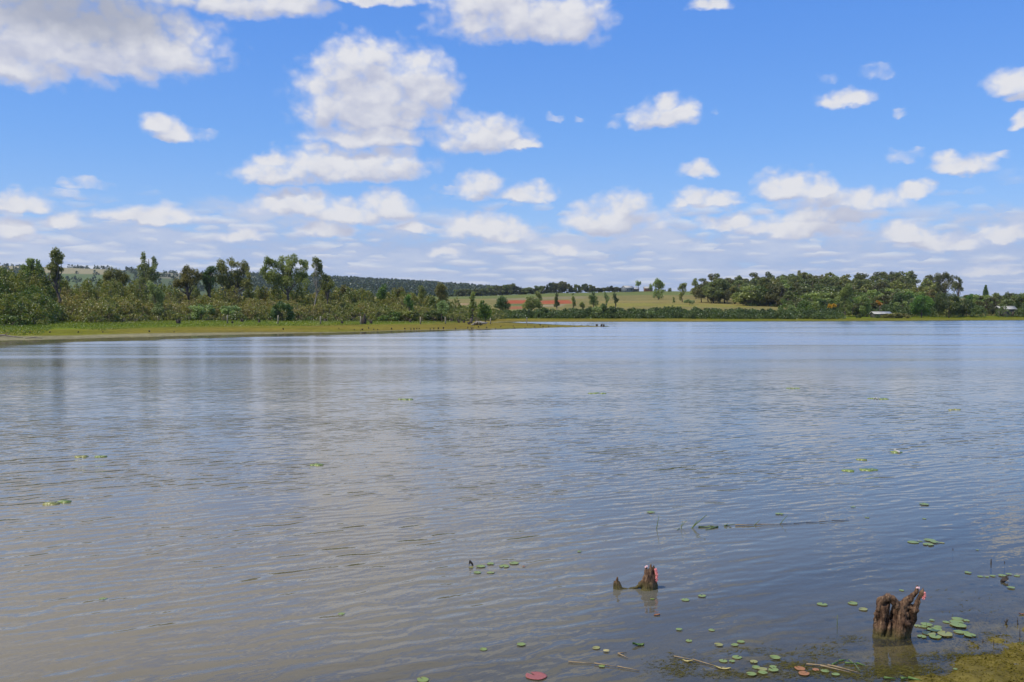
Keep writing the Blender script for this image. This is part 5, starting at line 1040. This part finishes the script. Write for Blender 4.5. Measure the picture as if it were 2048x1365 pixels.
for (a, b, c, d, l, rad) in [(1848,600,1858,545,'forked dark twig standing in the water near the right edge',.009),(1978,600,1976,540,'dark bent twig right of the forked twig',.007),(2002,735,2000,650,'pale thin twig standing near the right edge above the algae',.006),(1592,795,1590,768,'tiny twig with a floating scrap below the browning pads',.007),(1710,830,1710,750,'thin dark twig right of the browning pads',.004),(962,690,962,590,'thin grass stalk rising through the pads by the large stump',.003)]:
    stem('twig', l, 'twig', [(*r7(a, b), *r7(c, d), True)] + ([(*r7(a, b - 5), *r7(c - 28, d + 25), True), (*r7(a, b - 5), *r7(c + 14, d + 8), True)] if rad > .008 else []), rad, 'deadwood')
for (a, b, c, d, l, rad) in [(1605,950,1605,900,'short dark twig poking up beyond the right-edge pad row, left one',.012),(1757,943,1757,922,'tiny dark twig beyond the right-edge pad row, right one',.007),(1170,795,1170,775,'tiny dark twig below the far right pad group',.008)]:
    stem('twig', l, 'twig', [(*r3(a, b), *r3(c, d), True)], rad, 'deadwood')
def curl(px_, py_, L_, wd, mat, name, label, cat, seed, lift=.03, ang=0.0):
    w = WP(px_, py_, 0); rg = np.random.default_rng(seed); n, m_ = 12, 5; V_ = []
    for i_ in range(n):
        t = i_ / (n - 1); wv = math.sin(math.pi * (t * .94 + .03)) ** .7 * wd
        for j_ in range(m_): s = j_ / (m_ - 1) * 2 - 1; V_.append(((t - .5) * L_, s * wv / 2, .008 + lift * (s * s * .6 + .4 * math.sin(t * 5 + seed)) * (abs(t - .5) + .4) + rg.normal(0, .0015)))
    Q_ = [(i_ * m_ + j_, (i_ + 1) * m_ + j_, (i_ + 1) * m_ + j_ + 1, i_ * m_ + j_ + 1) for i_ in range(n - 1) for j_ in range(m_ - 1)]; N_ = len(V_)
    V_ = V_ + [(a, b, c - .003) for a, b, c in V_]; Q_ = Q_ + [tuple(q + N_ for q in f[::-1]) for f in Q_]
    o = mk(name, V_, np.array(Q_), M[mat], smooth=True); o.location = w; o.rotation_euler = (0, 0, ang); tag(o, label, cat)
curl(1276.7, 1292, .11, .05, 'leafgreen', 'floating_leaf', 'dark green pointed leaf floating alone near the bottom centre', 'leaf', 1, .03, .2)
curl(*r2(705, 765), .14, .035, 'pad_tan', 'floating_leaf', 'yellowish curled leaf near the bottom left of the tight pad group', 'leaf', 2, .02, -.3)
curl(*r2(405, 703), .09, .03, 'pad_tan', 'floating_leaf', 'small yellow-green leaf tip at the bottom left of the yellowish curled leaf', 'leaf', 3, .02, -.5)
curl(*r7(1830, 135), .10, .07, 'deadwood', 'dead_leaf', 'curled dark brown dead leaf under the right-edge pad row', 'dead leaf', 4, .07, .3)
curl(1180 + 1015 / 7.58, 1080 + 1148 / 7.58, .07, .03, 'pad_brown', 'dead_leaf', 'small reddish leaf scrap floating below the mid-water stump', 'dead leaf', 5, .01, .4)
curl(*r8(298, 248), .05, .05, 'deadwood', 'floating_leaf', 'small dark upturned leaf at the left end of the small pad group', 'leaf', 6, .09, .0)
curl(*r7(1590, 1180), .05, .035, 'pad_brown', 'dead_leaf', 'reddish dead leaf on the algae at the bottom right', 'dead leaf', 7, .02, .9)
curl(*r7(2020, 500), .05, .02, 'pad_brown', 'dead_leaf', 'tiny orange leaf at the right edge above the twigs', 'dead leaf', 8, .01, -.3)
curl(*r7(2010, 845), .06, .04, 'leafgreen', 'floating_leaf', 'small green leaf at the right edge above the corner algae', 'leaf', 9, .02, .1)
# ---- algae and water weed on the shallow corner
rng = np.random.default_rng(31); N = 110000
x = rng.uniform(1.2, 6.2, N); y = rng.uniform(5.2, 9.6, N); sd_, sg_ = shore_dist(x, y)
dn = vnoise(x, y, .35, 41) * .6 + vnoise(x, y, .12, 42) * .4
ok = (sd_ > -.95) & (sd_ < 1.4) & (rng.random(N) < np.clip((sd_ + 1.0) * .9, .03, 1) * np.clip(dn * 2.2 - .5, 0, 1)); x, y, sd_ = x[ok], y[ok], sd_[ok]; z = np.maximum(ground(x, y), -.02 + 0 * x) ; N = len(x)
hh = rng.uniform(.002, .012, N); th = rng.uniform(0, 3.14, N); wd = rng.uniform(.002, .004, N); L_ = rng.uniform(.006, .022, N)
a = np.stack([x - L_ * np.cos(th), y - L_ * np.sin(th), z], 1); b = np.stack([x + L_ * np.cos(th), y + L_ * np.sin(th), z + hh * .3], 1); c = np.stack([x + wd * np.sin(th), y - wd * np.cos(th), z + hh], 1)
V = np.stack([a, b, c], 1).reshape(-1, 3); M['algae'] = plain('algae_green', (.075, .065, .014), (.165, .135, .026), 40, 1.0, spec=0.0)
tag(mk('algae', V, np.arange(3 * N).reshape(-1, 3), M['algae'], tint=rng.random(N).repeat(3)), 'yellow-green algae mat on the shallow lower right corner', kind='stuff')
M['weed'] = plain('water_weed_brown', (.055, .05, .014), (.125, .11, .028), 25, 1.0, spec=0.0)
rng = np.random.default_rng(33); Vs = []; Ts = []
for (px_, py_, rx, ry, n) in [(1355, 1335, 60, 26, 1560), (1590, 1335, 70, 14, 1320), (1480, 1352, 150, 12, 1560), (1700, 1350, 120, 16, 2520), (1830, 1345, 90, 18, 2520), (1950, 1318, 80, 14, 1800), (1620, 1312, 110, 8, 540), (1700, 1282, 55, 12, 360), (1760, 1345, 60, 18, 900), (1500, 1305, 90, 10, 420), (1640, 1300, 60, 8, 240), (1850, 1315, 80, 10, 540), (1930, 1210, 90, 30, 180), (1975, 1275, 60, 14, 240)]:
    for k in range(n):
        a, b = rng.normal(0, .45, 2); w = WP(px_ + a * rx, py_ + b * ry, -.012); th = rng.normal(.15, .5); L_ = rng.uniform(.01, .05); wd = rng.uniform(.0015, .004); z = -rng.uniform(.002, .03) if rng.random() < .8 else .004
        d = np.array([math.cos(th), math.sin(th), 0]); s = np.array([-math.sin(th), math.cos(th), 0]); w = np.array([w[0], w[1], z]); Vs.append([w - d * L_, w + s * wd, w + d * L_ + [0, 0, rng.uniform(-.01, .008)], w - s * wd])
V = np.array(Vs).reshape(-1, 3); tag(mk('water_weed', V, np.arange(len(V)).reshape(-1, 4), M['weed'], tint=rng.random(len(V) // 4).repeat(4)), 'drifting brown-green water weed just under the surface near the bottom', kind='stuff')

# ------------------------------------------------------------------ air
hm = bpy.data.materials.new('haze_air'); hm.use_nodes = True; n = NT(hm.node_tree); n.N.clear(); o = n.node('ShaderNodeOutputMaterial')
pvn = n.node('ShaderNodeVolumePrincipled'); pvn.inputs['Color'].default_value = (0.80, 0.88, 1.0, 1); pvn.inputs['Density'].default_value = 0.00006; pvn.inputs['Anisotropy'].default_value = 0.2
n.L.new(pvn.outputs[0], o.inputs['Volume'])
g = Geo(); g.box((0, 0, 85), (29000, 29000, 186)); hz_o = g.build('haze', hm); tag(hz_o, kind='stuff'); hz_o['label'] = 'thin blue haze over the lake and hills'
